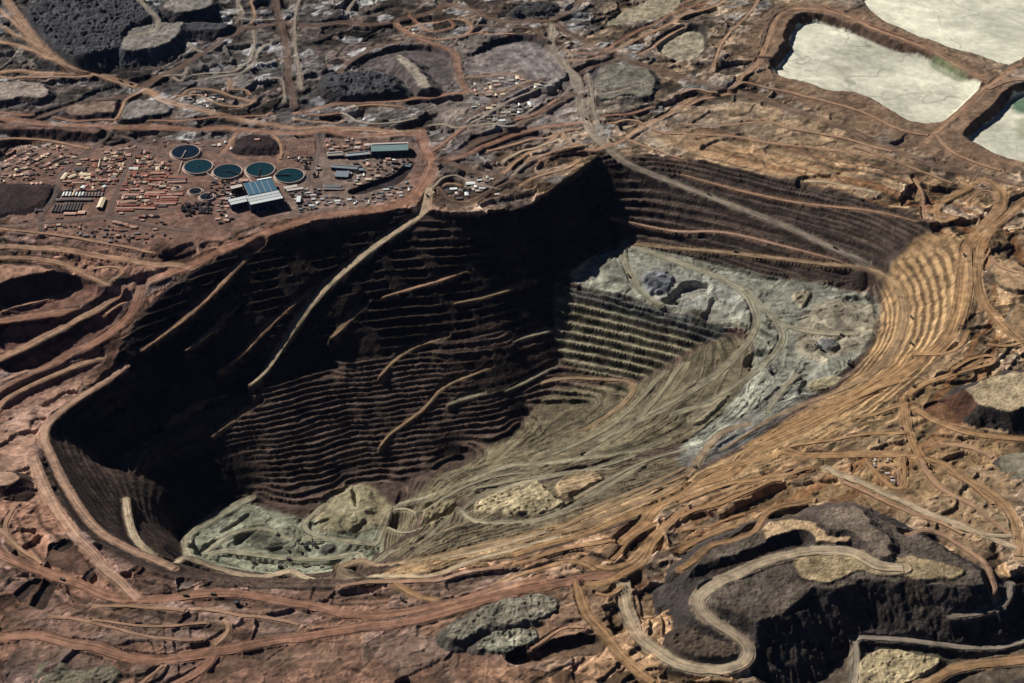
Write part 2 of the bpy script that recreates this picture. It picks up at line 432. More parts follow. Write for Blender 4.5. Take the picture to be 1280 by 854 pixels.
# bottom middle lobed tip
dump(T('H', [(400, 660), (560, 570), (640, 545), (790, 530), (800, 590), (740, 625), (560, 650), (470, 700), (390, 690)]), 22, alb(128, 122, 106), alb(84, 78, 70), 'upper lobe of the pale grey lumpy tip at the bottom centre', heap=7)
dump(T('H', [(480, 700), (570, 660), (740, 648), (745, 690), (660, 735), (560, 740), (490, 735)]), 15, alb(150, 148, 128), alb(84, 78, 70), 'lower lobe of the pale grey lumpy tip at the bottom centre', heap=9)
hollow(T('H', [(830, 720), (960, 710), (960, 745), (820, 760), (660, 800), (620, 790), (700, 750)]), -14, alb(110, 86, 66), alb(60, 46, 40), None, slope=1.2)
# big dump at bottom right
hollow(T('I', [(450, 640), (560, 580), (800, 600), (1180, 600), (1330, 560), (1330, 900), (300, 900), (380, 720)]), -48, alb(96, 84, 70), alb(56, 48, 46), None, slope=0.6, rough=8)
dump(T('I', [(30, 430), (200, 300), (290, 262), (460, 240), (640, 205), (860, 300), (1100, 430), (1125, 470), (1080, 500), (960, 498), (850, 480), (800, 490), (740, 470), (650, 478),
              (520, 500), (450, 555), (330, 630), (200, 600), (90, 545), (70, 490)]), 62, alb(94, 84, 74), alb(66, 59, 56),
     'huge dark rock dump with terraces and a white road at the bottom right', rub=0.9, heap=4, slope=0.72)
dump(T('I', [(320, 258), (440, 245), (520, 260), (620, 300), (640, 335), (480, 340), (340, 352), (300, 330), (290, 280)]), 70, alb(184, 154, 112), alb(90, 76, 60), None, rub=0.25, heap=4)
dump(T('I', [(520, 225), (580, 195), (660, 205), (700, 250), (790, 385), (730, 400), (640, 290), (560, 295), (510, 260)]), 82, alb(120, 106, 92), alb(80, 70, 64), None, rub=0.05)
dump(T('I', [(440, 400), (520, 385), (600, 375), (800, 390), (950, 385), (1040, 420), (1060, 465), (900, 472), (700, 445), (660, 425), (600, 450), (540, 490), (470, 475), (430, 430)]), 68, alb(160, 140, 102), alb(80, 70, 60), None, rub=0.15)
hollow(T('I', [(60, 480), (250, 420), (460, 355), (440, 340), (200, 420), (40, 470)]), 44, alb(60, 50, 46), alb(60, 52, 48), None, slope=0.8)
dump(T('I', [(640, 620), (760, 600), (860, 690), (640, 680)]), -18, alb(60, 54, 54), alb(50, 44, 44), None, slope=1.0)
dump(T('I', [(350, 680), (480, 665), (495, 720), (430, 745), (345, 730)]), -22, alb(168, 156, 134), alb(80, 70, 60), None, rub=0.05)
dump(T('I', [(680, 770), (760, 730), (950, 745), (960, 800), (880, 880), (640, 880), (650, 800)]), -30, alb(178, 160, 120), alb(80, 74, 60), 'pale yellowish heaped pad below the huge dark dump', rub=0.8, heap=7)
dump(T('I', [(0, 640), (120, 650), (200, 700), (200, 780), (60, 770), (-40, 730)]), 16, alb(86, 74, 62), alb(60, 52, 46), None, heap=6)
# bottom left
hollow(T('G', [(190, 350), (260, 335), (340, 430), (330, 470), (230, 440), (160, 405)]), -12, alb(96, 70, 58), alb(60, 44, 40), None, slope=1.2, ck=0, wob=6)
hollow(T('G', [(60, 535), (110, 490), (150, 485), (80, 560)]), -16, alb(60, 46, 40), alb(60, 46, 40), None, slope=1.6, ck=0, wob=2)
hollow(T('G', [(120, 575), (170, 490), (215, 490), (160, 590)]), -16, alb(60, 46, 40), alb(60, 46, 40), None, slope=1.6, ck=0, wob=2)
hollow(T('G', [(200, 365), (240, 340), (280, 350), (230, 375)]), -18, alb(60, 46, 40), alb(60, 46, 40), None, slope=1.6, ck=0, wob=2)
hollow(T('G', [(310, 460), (340, 435), (362, 445), (330, 480)]), -16, alb(60, 46, 40), alb(60, 46, 40), None, slope=1.6, ck=0, wob=2)
dump(T('G', [(130, 780), (220, 760), (260, 810), (420, 790), (430, 840), (300, 880), (100, 880)]), 10, alb(112, 106, 88), alb(70, 62, 52), None, heap=6)
dump(T('G', [(-60, 75), (30, 70), (75, 95), (50, 125), (-60, 130)]), 16, alb(160, 126, 104), alb(70, 52, 46), None, rub=0.1)

# ---- the pit itself
b, D = psdf(rim, 80)
pin = D <= 0
xs, ys = GX[b], GY[b]
zb = psamp(PB, xs, ys)
nb = fbm(xs, ys, 200, 3, 401) * 6 + fbm(xs, ys, 130, 3, 410) * 9 * sstep(-300, -400, zb) * sstep(900, 300, np.hypot(xs + 600, ys - 5150) * 1.0) + fbm(xs, ys, 40, 2, 402) * 1.6
sl = psamp(PSL, xs, ys)
hs = sstep(0.42, 0.62, sl)
gs = sstep(0.08, 0.25, sl)
zs = zb + nb * (0.25 + 0.75 * gs)
rw = sstep(950, 1120, xs) * sstep(5900, 5700, ys)             # fine benches of the right-hand wall
hs = np.maximum(hs, rw * gs)
BH = 20.0
t25 = terr(zs, BH, 0.44)
t14 = terr(zs, 13.0, 0.45)
t12 = terr(zs + 4, 9.0, 0.24)
tw = t25 * (1 - rw) + t14 * rw
zt = t12 * (1 - hs) + tw * hs
f25 = zs / BH - np.floor(zs / BH); f14 = zs / 13.0 - np.floor(zs / 13.0); f12 = (zs + 4) / 9.0 - np.floor((zs + 4) / 9.0)
zt = zt + 3.6 * np.clip(1 - np.abs(f25 - 0.07) / 0.10, 0, 1) * hs * (1 - rw) * sstep(0.2, 0.45, vnoise(xs / 60.0, ys / 60.0, 409))   # safety berms on the bench crests
zt = zt + 4.0 * np.clip(1 - np.abs(f12 - 0.08) / 0.11, 0, 1) * (1 - hs) * gs * sstep(0.25, 0.5, vnoise(xs / 90.0, ys / 90.0, 411))
# loose rock has run down the shaded wall and buried stretches of its benches
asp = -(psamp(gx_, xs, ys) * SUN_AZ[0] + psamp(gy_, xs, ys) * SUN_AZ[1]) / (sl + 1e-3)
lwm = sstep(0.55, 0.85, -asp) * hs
cc_ = (xs + ys) * 0.707; nn_ = (xs - ys) * 0.707
tal = fbm(cc_ + fbm(xs, ys, 120, 2, 407) * 25, nn_ * 0.45, 75, 4, 406) + 0.5 * sstep(-260, -400, zs)
tm = np.maximum(sstep(0.0, 0.16, tal) * lwm * 0.9, 0.8 * sstep(-750, -950, xs) * sstep(5050, 4850, ys) * hs)
zt = zt * (1 - tm) + (zs + 1.5 * fbm(cc_, nn_ * 0.25, 16, 2, 408)) * tm
TALUS = np.zeros((NR, NC), np.float32); TALUS[b] = np.where(pin, tm, 0)
WALLSHADE = np.zeros((NR, NC), np.float32); WALLSHADE[b] = np.where(pin, lwm, 0)
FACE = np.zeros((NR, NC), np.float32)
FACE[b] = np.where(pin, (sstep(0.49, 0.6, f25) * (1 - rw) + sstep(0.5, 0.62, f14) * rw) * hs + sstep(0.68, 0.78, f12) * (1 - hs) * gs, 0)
RWALL = np.zeros((NR, NC), np.float32); RWALL[b] = np.where(pin, rw, 0)
GS = np.zeros((NR, NC), np.float32); GS[b] = np.where(pin, gs, 0)
HS = np.zeros((NR, NC), np.float32); HS[b] = np.where(pin, hs, 0)
# rubble spilling over the benches
zt = zt + (fbm(xs, ys, 90, 2, 405) * 2.5 * hs + fbm(xs, ys, 26, 3, 403) * 1.6 + fbm(xs, ys, 9, 2, 404) * 0.9) * gs
near = sstep(-30, -6, -np.abs(D))
GZ[b] = np.where(pin, np.minimum(zt, GZ[b] * near + zt * (1 - near) + 0.0), GZ[b])
PITB = np.zeros((NR, NC), np.float32); PITB[b] = np.where(pin, zb, LOW[b])
PITIN = np.zeros((NR, NC), bool); PITIN[b] = pin
PITD = np.full((NR, NC), 1e3, np.float32); PITD[b] = D
SMOOTH = np.where(PITIN, PITB, GZ)       # surface used for tracing roads in the pit
REGN.append(('pit_wall', None)); RW = len(REGN) - 1
REGN.append(('pit_floor', None)); RF = len(REGN) - 1
REG[PITIN] = RW
tmp = np.zeros((NR, NC), np.float32)
FLOORP = [(228, 675), (250, 648), (300, 622), (345, 640), (395, 655), (470, 640), (485, 685), (430, 714), (300, 712), (240, 700)]
SHELFP = [(692, 350), (782, 303), (850, 318), (930, 340), (985, 352), (1088, 362), (1104, 385), (1098, 420), (1080, 445), (1025, 490), (930, 545), (860, 570), (840, 560), (935, 480), (940, 420), (915, 405), (800, 378)]
for poly, z in ((FLOORP, -500), (SHELFP, -190)):
    w = unproj(poly, z); bb = block(w[:, 0].min(), w[:, 0].max(), w[:, 1].min(), w[:, 1].max())
    REG[bb][inside(w, bb) & PITIN[bb]] = RF
# loose heaps on the dumps
rdg = 1 - np.abs(fbm(GX, GY, 30, 3, 14)) * 2.2
hp = (0.5 - worley(GX + fbm(GX, GY, 14, 2, 13) * 7, GY + fbm(GX, GY, 14, 2, 15) * 7, 9.5, 11, 1.0)) * 4.2 + rdg * 3.2 + fbm(GX, GY, 55, 3, 12) * 5
GZ += hp * RUB * (~PITIN)

# ---- benches, muck piles and cuts left on the shelf and the floor of the pit
shm = (REG == RF)
shs = fbm(GX + wx * .3, GY + wy * .3, 110, 3, 811) * 16
GZ += np.where(shm, terr(shs, 4.5, 0.16) * 0.9 + fbm(GX, GY, 18, 3, 812) * 1.6, 0)
SHL = np.floor(shs / 4.5).astype(np.int64)
def heap(poly, dz, slope=0.8, wob=6.0, rough=1.5, col=None):
    w = chaikin(raycast(poly)[:, :2], 2, True)
    b, D = psdf(w, 40)
    D = D + fbm(GX[b], GY[b], 40, 3, 820 + len(HEAPC)) * wob
    k = np.clip(-D * slope / abs(dz), 0, 1)
    GZ[b] += k * dz + k * fbm(GX[b], GY[b], 16, 3, 821 + len(HEAPC)) * rough
    HEAPC.append((b, k, col))
HEAPC = []
S7 = lambda pts: Z(770, 310, 5.543, pts)
heap(S7([(280, 365), (390, 310), (470, 225), (560, 225), (680, 250), (650, 330), (560, 340), (420, 410)]), -22, 1.6, 4, 1, alb(150, 148, 136))
heap(S7([(180, 190), (300, 150), (430, 200), (390, 280), (260, 340), (190, 300)]), 9, 0.6, 10, 4, alb(112, 118, 128))
heap(S7([(640, 345), (720, 350), (880, 420), (870, 540), (780, 570), (560, 490), (640, 430)]), -12, 1.4, 6, 1, alb(152, 150, 136))
heap(S7([(880, 760), (950, 705), (1050, 712), (990, 790), (880, 850)]), -14, 1.4, 3, 1)
heap(S7([(0, 330), (330, 420), (560, 500), (780, 580), (720, 640), (400, 520), (0, 430)]), -5, 0.8, 6, 4, alb(80, 80, 78))
heap(T('F', [(605, 258), (740, 265), (755, 285), (610, 290)]), -14, 1.6, 3, 1)
heap(T('F', [(500, 415), (560, 420), (610, 455), (560, 480), (500, 455)]), 9, 0.7, 6, 3, alb(104, 108, 110))
heap(T('F', [(415, 440), (470, 430), (560, 500), (520, 520), (430, 480)]), 6, 1.0, 4, 1, alb(160, 152, 128))
heap(T('F', [(470, 575), (560, 560), (620, 560), (520, 620), (460, 620)]), 8, 1.0, 4, 1, alb(170, 158, 122))
heap(T('F', [(440, 580), (480, 570), (470, 620), (430, 640)]), -10, 1.4, 3, 1)
heap(T('F', [(400, 260), (480, 240), (490, 270), (450, 320), (430, 300)]), 9, 1.0, 4, 2, alb(150, 138, 112))
heap(T('F', [(240, 500), (280, 465), (330, 470), (300, 510), (250, 530)]), -9, 1.4, 3, 1)
heap(T('F', [(0, 720), (120, 640), (200, 600), (150, 680), (60, 760)]), 7, 0.8, 5, 2, alb(150, 140, 112))
heap(T('F', [(110, 830), (250, 745), (340, 715), (300, 760), (160, 850)]), -7, 0.8, 5, 2, alb(102, 106, 108))
heap(T('H', [(470, 225), (510, 180), (620, 140), (720, 90), (790, 180), (850, 190), (720, 240), (600, 245)]), 10, 1.0, 12, 8, alb(168, 154, 118))
heap(T('H', [(790, 110), (880, 70), (980, 90), (960, 140), (860, 190), (800, 170)]), 8, 1.2, 5, 1, alb(160, 136, 100))
heap(T('H', [(740, 90), (880, 50), (1060, 20), (1090, 0), (1080, 40), (980, 65), (860, 80), (770, 115)]), -16, 1.5, 3, 1, alb(90, 82, 64))
heap(T('H', [(280, 250), (400, 170), (440, 190), (410, 260), (330, 300)]), 7, 1.2, 8, 7, alb(128, 118, 88))
heap(Z(220, 600, 4.923, [(380, 320), (470, 290), (470, 340), (380, 410), (340, 400)]), -12, 1.3, 3, 1, alb(96, 96, 82))
heap(Z(220, 600, 4.923, [(440, 360), (500, 310), (640, 370), (680, 430), (520, 440), (450, 410)]), 5, 0.8, 4, 2, alb(84, 84, 72))
heap(Z(220, 600, 4.923, [(880, 400), (980, 390), (980, 440), (920, 470), (880, 450)]), 6, 0.8, 4, 2, alb(88, 88, 82))
heap(Z(220, 600, 4.923, [(830, 300), (880, 230), (960, 140), (1000, 90), (1090, 30), (1190, 40), (1240, 150), (1180, 260), (1060, 340), (900, 350)]), 9, 0.6, 14, 3, alb(150, 142, 110))
heap(Z(220, 600, 4.923, [(1070, 40), (1120, 40), (1130, 160), (1090, 170)]), -18, 1.5, 3, 1)
heap(Z(220, 600, 4.923, [(210, 470), (265, 450), (270, 485), (220, 500)]), 7, 1.2, 2, 1, alb(150, 150, 130))
heap(Z(220, 600, 4.923, [(260, 320), (440, 200), (470, 215), (400, 260), (280, 335)]), -12, 1.4, 3, 1)
# ---- ribbed tips: rows of loads pushed out side by side
def ribs(poly, pa, pb, sp, amp, col=None, op=0.5):
    w = chaikin(raycast(poly)[:, :2], 2, True)
    a, b2 = raycast([pa, pb])[:, :2]; d = (b2 - a) / np.hypot(*(b2 - a))
    b, D = psdf(w, 40)
    k = sstep(15, -25, D + fbm(GX[b], GY[b], 60, 3, 840) * 20)
    t = ((GX[b] - a[0]) * -d[1] + (GY[b] - a[1]) * d[0]) + fbm(GX[b], GY[b], 130, 3, 841) * 34
    l = ((GX[b] - a[0]) * d[0] + (GY[b] - a[1]) * d[1])
    u = t / sp; f = u - np.floor(u); gate = sstep(0.25, 0.5, vnoise(np.floor(u) * 7.3, l / 130.0, 842))
    GZ[b] += k * amp * np.where(f < 0.25, f / 0.25, (1 - f) / 0.75) * gate
    HEAPC.append((b, k * op * (0.3 + 0.7 * _h(np.floor(u).astype(np.int64), np.floor(l / 170).astype(np.int64), 843)) * gate, col))
ribs(T('B', [(640, 140), (740, 170), (840, 270), (800, 330), (700, 290), (620, 200)]), *T('B', [(640, 150), (800, 300)]), 34, 5, alb(168, 164, 160))
ribs(T('B', [(470, 215), (560, 185), (640, 220), (700, 290), (480, 290)]), *T('B', [(480, 220), (680, 290)]), 44, 4, alb(150, 134, 122))
ribs(T('B', [(450, 460), (560, 360), (760, 290), (840, 330), (740, 400), (600, 470), (500, 500)]), *T('B', [(470, 460), (740, 310)]), 36, 5, alb(150, 142, 138))
ribs(T('B', [(600, 640), (700, 520), (860, 480), (920, 520), (760, 590), (650, 650)]), *T('B', [(600, 640), (800, 500)]), 40, 4, alb(150, 134, 120))
ribs(T('B', [(810, 160), (880, 170), (960, 200), (940, 230), (850, 250)]), *T('B', [(820, 230), (960, 195)]), 36, 5, alb(140, 116, 104))
ribs(T('A', [(640, 200), (1000, 120), (1000, 340), (820, 330), (640, 300)]), *T('A', [(640, 240), (980, 180)]), 60, 4, alb(140, 132, 126), 0.4)
ribs(T('A', [(1080, 110), (1200, 110), (1150, 400), (1090, 380)]), *T('A', [(1100, 110), (1120, 380)]), 50, 4, alb(130, 120, 116), 0.4)
ribs(T('B', [(0, 380), (260, 380), (280, 450), (0, 470)]), *T('B', [(0, 420), (280, 420)]), 46, 4, alb(120, 108, 102), 0.4)
ribs(T('C', [(0, 380), (220, 380), (600, 480), (820, 570), (760, 640), (400, 520), (0, 500)]), *T('C', [(0, 440), (760, 600)]), 60, 3, alb(176, 148, 112), 0.4)
ribs(T('D', [(0, 0), (400, 0), (660, 100), (500, 120), (200, 60), (0, 70)]), *T('D', [(0, 20), (500, 90)]), 40, 3, alb(150, 116, 98), 0.3)
ribs(T('I', [(0, 140), (250, 90), (500, 60), (300, 230), (100, 330), (0, 380)]), *T('I', [(0, 330), (400, 80)]), 50, 5, alb(160, 126, 84), 0.4)
ribs(T('F', [(1100, 120), (1266, 60), (1266, 500), (1150, 440), (1080, 260)]), *T('F', [(1110, 140), (1266, 300)]), 60, 5, alb(166, 136, 96), 0.4)
ribs(T('I', [(860, 40), (1000, 90), (1240, 260), (1230, 350), (1000, 240), (860, 160)]), *T('I', [(860, 60), (1230, 320)]), 60, 5, alb(156, 136, 100), 0.4)
ribs(T('F', [(640, 660), (800, 640), (820, 830), (500, 850)]), *T('F', [(500, 840), (820, 680)]), 50, 4, alb(168, 144, 100), 0.4)
ribs(T('H', [(520, 420), (840, 330), (900, 420), (640, 480)]), *T('H', [(520, 450), (860, 350)]), 40, 4, alb(150, 126, 92), 0.4)
ribs(T('G', [(0, 780), (500, 800), (800, 770), (1266, 700), (1266, 860), (0, 860)]), *T('G', [(0, 800), (1266, 780)]), 70, 3, alb(130, 110, 90), 0.3)
ribs(T('G', [(300, 580), (1000, 590), (1000, 690), (500, 740), (200, 640)]), *T('G', [(300, 600), (1000, 640)]), 60, 3, alb(140, 110, 88), 0.3)

# ================================================================== COLOUR OF THE GROUND
wxn = sstep(-900, 1100, GX + fbm(GX, GY, 500, 2, 61) * 300)[..., None]
farn = sstep(5900, 6900, GY + fbm(GX, GY, 500, 2, 62) * 300)[..., None]
GC[:] = alb(146, 106, 86) * (1 - wxn) + alb(168, 134, 92) * wxn
GC[:] = GC * (1 - farn) + (alb(106, 94, 88) * (1 - wxn) + alb(150, 126, 98) * wxn) * farn
pat = fbm(GX, GY, 110, 4, 63)[..., None]
k1 = sstep(0.05, 0.4, pat); k2 = sstep(0.05, 0.4, -pat)
GC[:] = GC * (1 + 0.35 * k1 - 0.42 * k2)
pg = sstep(0.1, 0.4, fbm(GX, GY, 160, 3, 64))[..., None] * (0.35 + 0.4 * farn) * (1 - 0.5 * wxn)
GC[:] = GC * (1 - pg) + alb(112, 106, 106) * pg
# every levelled pad was tipped from another load: colours differ from pad to pad
fl = (0.2 + 0.8 * FLAT)[..., None]
GC[:] *= 1 + fl * (-0.22 + (sstep(0.25, 0.75, QH2) - 0.5) * 0.75 + (PH1 - 0.5) * 0.6)[..., None]
GC[:] *= 1 - 0.35 * (cutc * FLAT)[..., None]  # sunken cuts darkened as well, shade painted into their floors
pt = (sstep(0.80, 0.9, QH1) * sstep(1, 6, QE) * FLAT)[..., None] * farn * (1 - 0.6 * wxn)      # pale grey terraces of the far workings
GC[:] = GC * (1 - 0.75 * pt) + np.asarray(alb(170, 172, 176), np.float32) * 0.75 * pt
fr_ = np.maximum(fl, 0.6 * (GY > 5600)[..., None] * (GX < 200)[..., None])
GC[:] *= 1 + fr_ * (np.where(RH2 > 0.8, 0.75, np.where(RH2 < 0.25, -0.42, 0.0)) * sstep(0, 4, RE))[..., None] * (0.6 + 0.4 * farn)
kg = (sstep(0.5, 0.8, PH1) * 0.5)[..., None] * fl * (1 - 0.55 * wxn)
GC[:] = GC * (1 - kg) + GC.mean(-1, keepdims=True) * np.array([0.93, 1.0, 1.1]) * kg
edge_ = (1 - sstep(2, 7, PE))[..., None] * fl * 0.55
GC[:] *= 1 + edge_ * (np.where(PH2 > 0.5, 0.9, -0.4))[..., None]
edge_ = (1 - sstep(1.5, 5, QE))[..., None] * fl * 0.45
GC[:] *= 1 + edge_ * (np.where(QH1 > 0.55, 0.8, -0.35))[..., None]
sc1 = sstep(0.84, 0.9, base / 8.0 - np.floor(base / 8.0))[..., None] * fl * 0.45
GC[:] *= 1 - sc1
# wandering vehicle tracks
for sd, sc_, am in ((81, 190, 0.5), (82, 120, 0.35), (83, 300, 0.5)):
    tr = np.abs(fbm(GX + wx * 0.5, GY * 0.8 + wy * 0.5, sc_, 2, sd))
    GC[:] *= 1 + am * ((1 - sstep(0.0, 0.022, tr)) - 0.5 * (sstep(0.02, 0.03, tr) - sstep(0.035, 0.05, tr)))[..., None]
# steps of the worked plain are coloured darker
paint([(0, 178), (210, 178), (330, 172), (400, 168), (530, 172), (545, 230), (500, 250), (400, 266), (300, 290), (200, 312), (0, 300)], 0, alb(122, 92, 80), 40, 0.8)
paint([(395, 190), (520, 190), (500, 250), (380, 270), (330, 270), (380, 210)], 0, alb(128, 112, 102), 30, 0.7)
paint([(500, 40), (720, 50), (740, 150), (640, 190), (540, 170)], 0, alb(126, 116, 112), 60, 0.6)
paint([(800, 160), (1000, 180), (1090, 245), (960, 225), (850, 190)], 0, alb(172, 142, 104), 60, 0.8)
paint([(960, 0), (1100, 10), (1170, 60), (1280, 100), (1280, 240), (1150, 190), (950, 110), (920, 60)], 0, alb(122, 96, 74), 40, 0.8)
paint([(0, 580), (50, 580), (110, 680), (170, 740), (0, 720)], 0, alb(140, 102, 80), 50, 0.7)
paint([(0, 500), (130, 450), (60, 520), (40, 570), (60, 640), (0, 600)], 0, alb(196, 152, 128), 40, 0.7)
paint([(0, 740), (300, 735), (700, 720), (720, 854), (0, 854)], 0, alb(112, 86, 70), 60, 0.6)
paint([(860, 600), (1000, 570), (1120, 500), (1230, 420), (1280, 560), (1260, 700), (1100, 640), (900, 620)], 0, alb(140, 112, 74), 50, 0.7)
# belts of graded and ungraded ground that run round the right and near rim
rb, RD = psdf(rim, 330)
ang = np.arctan2(GY[rb] - 5000.0, (GX[rb] - 100.0) * 0.75)
RD2 = RD + fbm(GX[rb], GY[rb], 170, 3, 87) * 26
bn = vnoise(RD2 / 13.0, ang * 3.2, 88) * 0.6 + vnoise(RD2 / 34.0, ang * 2.0, 89) * 0.4
kb = (sstep(320, 180, RD) * sstep(-80, -10, RD)) * np.maximum(sstep(500, 900, GX[rb]), sstep(4450, 4250, GY[rb])) * np.where(np.abs(RD) < 329, 1, 0)
GC[rb] *= (1 + kb * np.clip((bn - 0.5) * 3.0, -0.55, 0.6))[..., None]
gold_ = (kb * sstep(0.52, 0.62, vnoise(RD2 / 21.0, ang * 2.6, 90)) * 0.5 * sstep(0, 700, GX[rb]))[..., None]
GC[rb] = GC[rb] * (1 - gold_) + np.asarray(alb(150, 98, 50), np.float32) * gold_
for (bb, D, m, top, fl) in DUMPC:
    if top is None: continue
    k = sstep(3, -5, D)[..., None]
    n = 1 + 0.3 * fbm(GX[bb], GY[bb], 45, 3, 65)[..., None]
    c = (np.asarray(top) * k + np.asarray(fl) * (1 - k)) * n
    mm = m & (~PITIN[bb])
    GC[bb][mm] = c[mm]
# tailings: drying streaks
for P, z in ((POND1, -36), (POND2, -16), (POND3, -36)):
    w = unproj(P, z); bb = block(w[:, 0].min(), w[:, 0].max(), w[:, 1].min(), w[:, 1].max())
    ins = inside(w, bb)
    X, Y = GX[bb], GY[bb]
    a = fbm(X * 0.8 + Y * 0.35 + fbm(X, Y, 200, 2, 67) * 120, Y * 0.9 - X * 0.4, 260, 4, 66)
    rp = np.sin((X * 0.5 + Y * 0.6) / 9.0 + fbm(X, Y, 90, 3, 85) * 9) * sstep(-0.2, 0.3, fbm(X, Y, 140, 2, 86))
    ch = np.abs(fbm(X + Y * 0.3 + fbm(X, Y, 120, 2, 68) * 60, Y * 0.7 - X * 0.2, 210, 3, 69))
    lob = fbm(X * 0.5 + Y * 0.9, Y * 0.35 - X * 0.5 + fbm(X, Y, 150, 3, 79) * 60, 150, 4, 80, 0.6)
    c = np.asarray(TAIL) * (1.0 + 0.4 * a[..., None] + 0.4 * lob[..., None] + 0.07 * rp[..., None]) * (1 - 0.35 * (1 - sstep(0.0, 0.03, ch))[..., None])
    gr = sstep(0.1, 0.5, fbm(X, Y, 330, 3, 70))[..., None]
    c = c * (1 - 0.35 * gr) + np.asarray(alb(176, 178, 158)) * 0.35 * gr
    GC[bb][ins] = c[ins]
paint(T('C', [(915, 225), (960, 235), (1050, 290), (1040, 305), (970, 270), (920, 245)]), -36, alb(110, 124, 88), 16, 0.75, 28)
paint(T('C', [(560, 250), (640, 235), (650, 260), (590, 290)]), -36, alb(150, 142, 128), 30, 0.6)
paint(T('C', [(1215, 370), (1300, 350), (1300, 420), (1230, 415)]), -36, alb(70, 112, 84), 20, 0.9, 6)
paint(T('C', [(1230, 440), (1290, 430), (1290, 520), (1240, 500)]), -36, alb(110, 128, 84), 20, 0.5, 10)
# pit walls and floors
zb = PITB; nn = fbm(GX, GY, 150, 4, 71)
cw = np.asarray(alb(82, 66, 57))[None, None] * (1 + 0.25 * nn[..., None])
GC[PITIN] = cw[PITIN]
def pitpaint(pts, z, col, soft, op=1.0, wob=20):
    paint(pts, z, col, soft, op, wob)
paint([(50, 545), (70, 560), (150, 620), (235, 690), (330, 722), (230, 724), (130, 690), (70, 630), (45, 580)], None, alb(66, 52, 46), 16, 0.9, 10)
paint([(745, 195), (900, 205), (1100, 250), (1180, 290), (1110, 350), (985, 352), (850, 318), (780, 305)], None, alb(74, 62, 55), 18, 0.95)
paint([(690, 350), (800, 378), (915, 408), (880, 428), (798, 478), (695, 458)], None, alb(116, 110, 88), 10, 0.95, 8)
paint([(690, 350), (800, 378), (915, 408), (900, 425), (800, 402), (690, 366)], None, alb(76, 76, 72), 8, 0.9, 5)
paint([(692, 350), (782, 303), (850, 318), (985, 352), (1088, 362), (1104, 385), (1098, 420), (1025, 490), (930, 545), (860, 575), (840, 560), (935, 480), (945, 420), (920, 405), (800, 378)], None, alb(134, 136, 122), 14, 0.95, 10)
paint([(800, 330), (870, 340), (935, 370), (935, 400), (860, 385), (800, 365)], None, alb(148, 150, 142), 12, 0.8, 8)
paint([(1000, 380), (1090, 370), (1100, 410), (1060, 450), (990, 440)], None, alb(158, 146, 120), 20, 0.6, 15)
paint([(1000, 470), (1050, 470), (930, 560), (850, 590), (840, 570), (930, 520)], None, alb(116, 116, 112), 14, 0.6, 10)
paint([(945, 430), (935, 480), (850, 560), (700, 590), (600, 620), (520, 650), (480, 690), (470, 650), (560, 590), (660, 530), (690, 478), (815, 475), (900, 420)], None, alb(106, 98, 74), 18, 0.9, 20)
paint([(1105, 350), (1140, 300), (1190, 290), (1212, 340), (1205, 420), (1110, 510), (1000, 570), (900, 620), (850, 600), (1000, 520), (1095, 440)], None, alb(158, 126, 82), 20, 0.9, 12)
paint([(850, 600), (1000, 530), (1060, 520), (940, 600), (740, 668), (560, 716), (480, 728), (480, 712), (640, 670), (780, 620)], None, alb(164, 134, 92), 14, 0.85, 15)
paint([(480, 690), (560, 650), (640, 620), (780, 575), (850, 570), (850, 598), (740, 640), (620, 680), (500, 712)], None, alb(110, 100, 76), 14, 0.8, 15)
paint([(228, 675), (250, 648), (300, 622), (345, 640), (395, 655), (470, 640), (485, 685), (430, 714), (300, 712), (240, 700)], None, alb(140, 144, 122), 12, 0.95, 10)
paint([(385, 655), (410, 620), (450, 600), (480, 620), (500, 650), (450, 668)], None, alb(156, 146, 112), 14, 0.8, 12)
paint([(300, 670), (340, 660), (360, 680), (330, 690)], None, alb(96, 94, 82), 10, 0.8, 8)
paint([(395, 685), (420, 680), (425, 692), (400, 695)], None, alb(88, 88, 84), 6, 0.8, 5)
for (bb, k, c) in HEAPC:
    if c is None: continue
    n = 1 + 0.35 * fbm(GX[bb], GY[bb], 30, 3, 78)
    kk = (np.clip(k * 2.0, 0, 1) * 0.85)[..., None] if k.max() > 0.95 else k[..., None]
    GC[bb] = GC[bb] * (1 - kk) + np.asarray(c, np.float32) * n[..., None] * kk
hsl = _h(SHL, np.floor(GX / 220 + GY / 300).astype(np.int64), 24)
GC[shm] *= (1 + 0.45 * (hsl - 0.5))[..., None][shm]
mottle = fbm(GX, GY, 60, 3, 72)[..., None]  # random tone variation over the pit
GC[PITIN] *= (1 + 0.25 * mottle)[PITIN]
# bench tops hold pale fines, bare rock faces carry painted shade; right-hand wall faces painted sunlit
GC[PITIN] *= (1 + HS * (1 - RWALL) * ((0.5 - 0.35 * WALLSHADE) * (1 - TALUS) - (1.0 - 0.2 * WALLSHADE) * FACE * (1 - TALUS) - 0.3 * TALUS) + RWALL * GS * (-0.3 + 0.65 * FACE) + (1 - HS) * GS * (0.15 - 0.65 * FACE))[..., None][PITIN]
# long streaks that follow the contours of the worked near slope
st = vnoise(PITB / 3.5 + fbm(GX, GY, 160, 3, 73) * 3, (GX + GY * 0.2) / 330.0, 74)
st2 = vnoise(PITB / 9 + fbm(GX, GY, 160, 3, 75) * 2, (GX + GY * 0.2) / 500.0, 76)
GC[PITIN] *= (1 + (1 - HS) * GS * ((st - 0.5) * 0.8 + (st2 - 0.5) * 0.6))[..., None][PITIN]
GC[PITIN] *= (1 - (0.55 + 0.2 * sstep(-280, -380, PITB)) * WALLSHADE)[..., None][PITIN]  # wall turned from the sun darkened again, shade painted into its colour
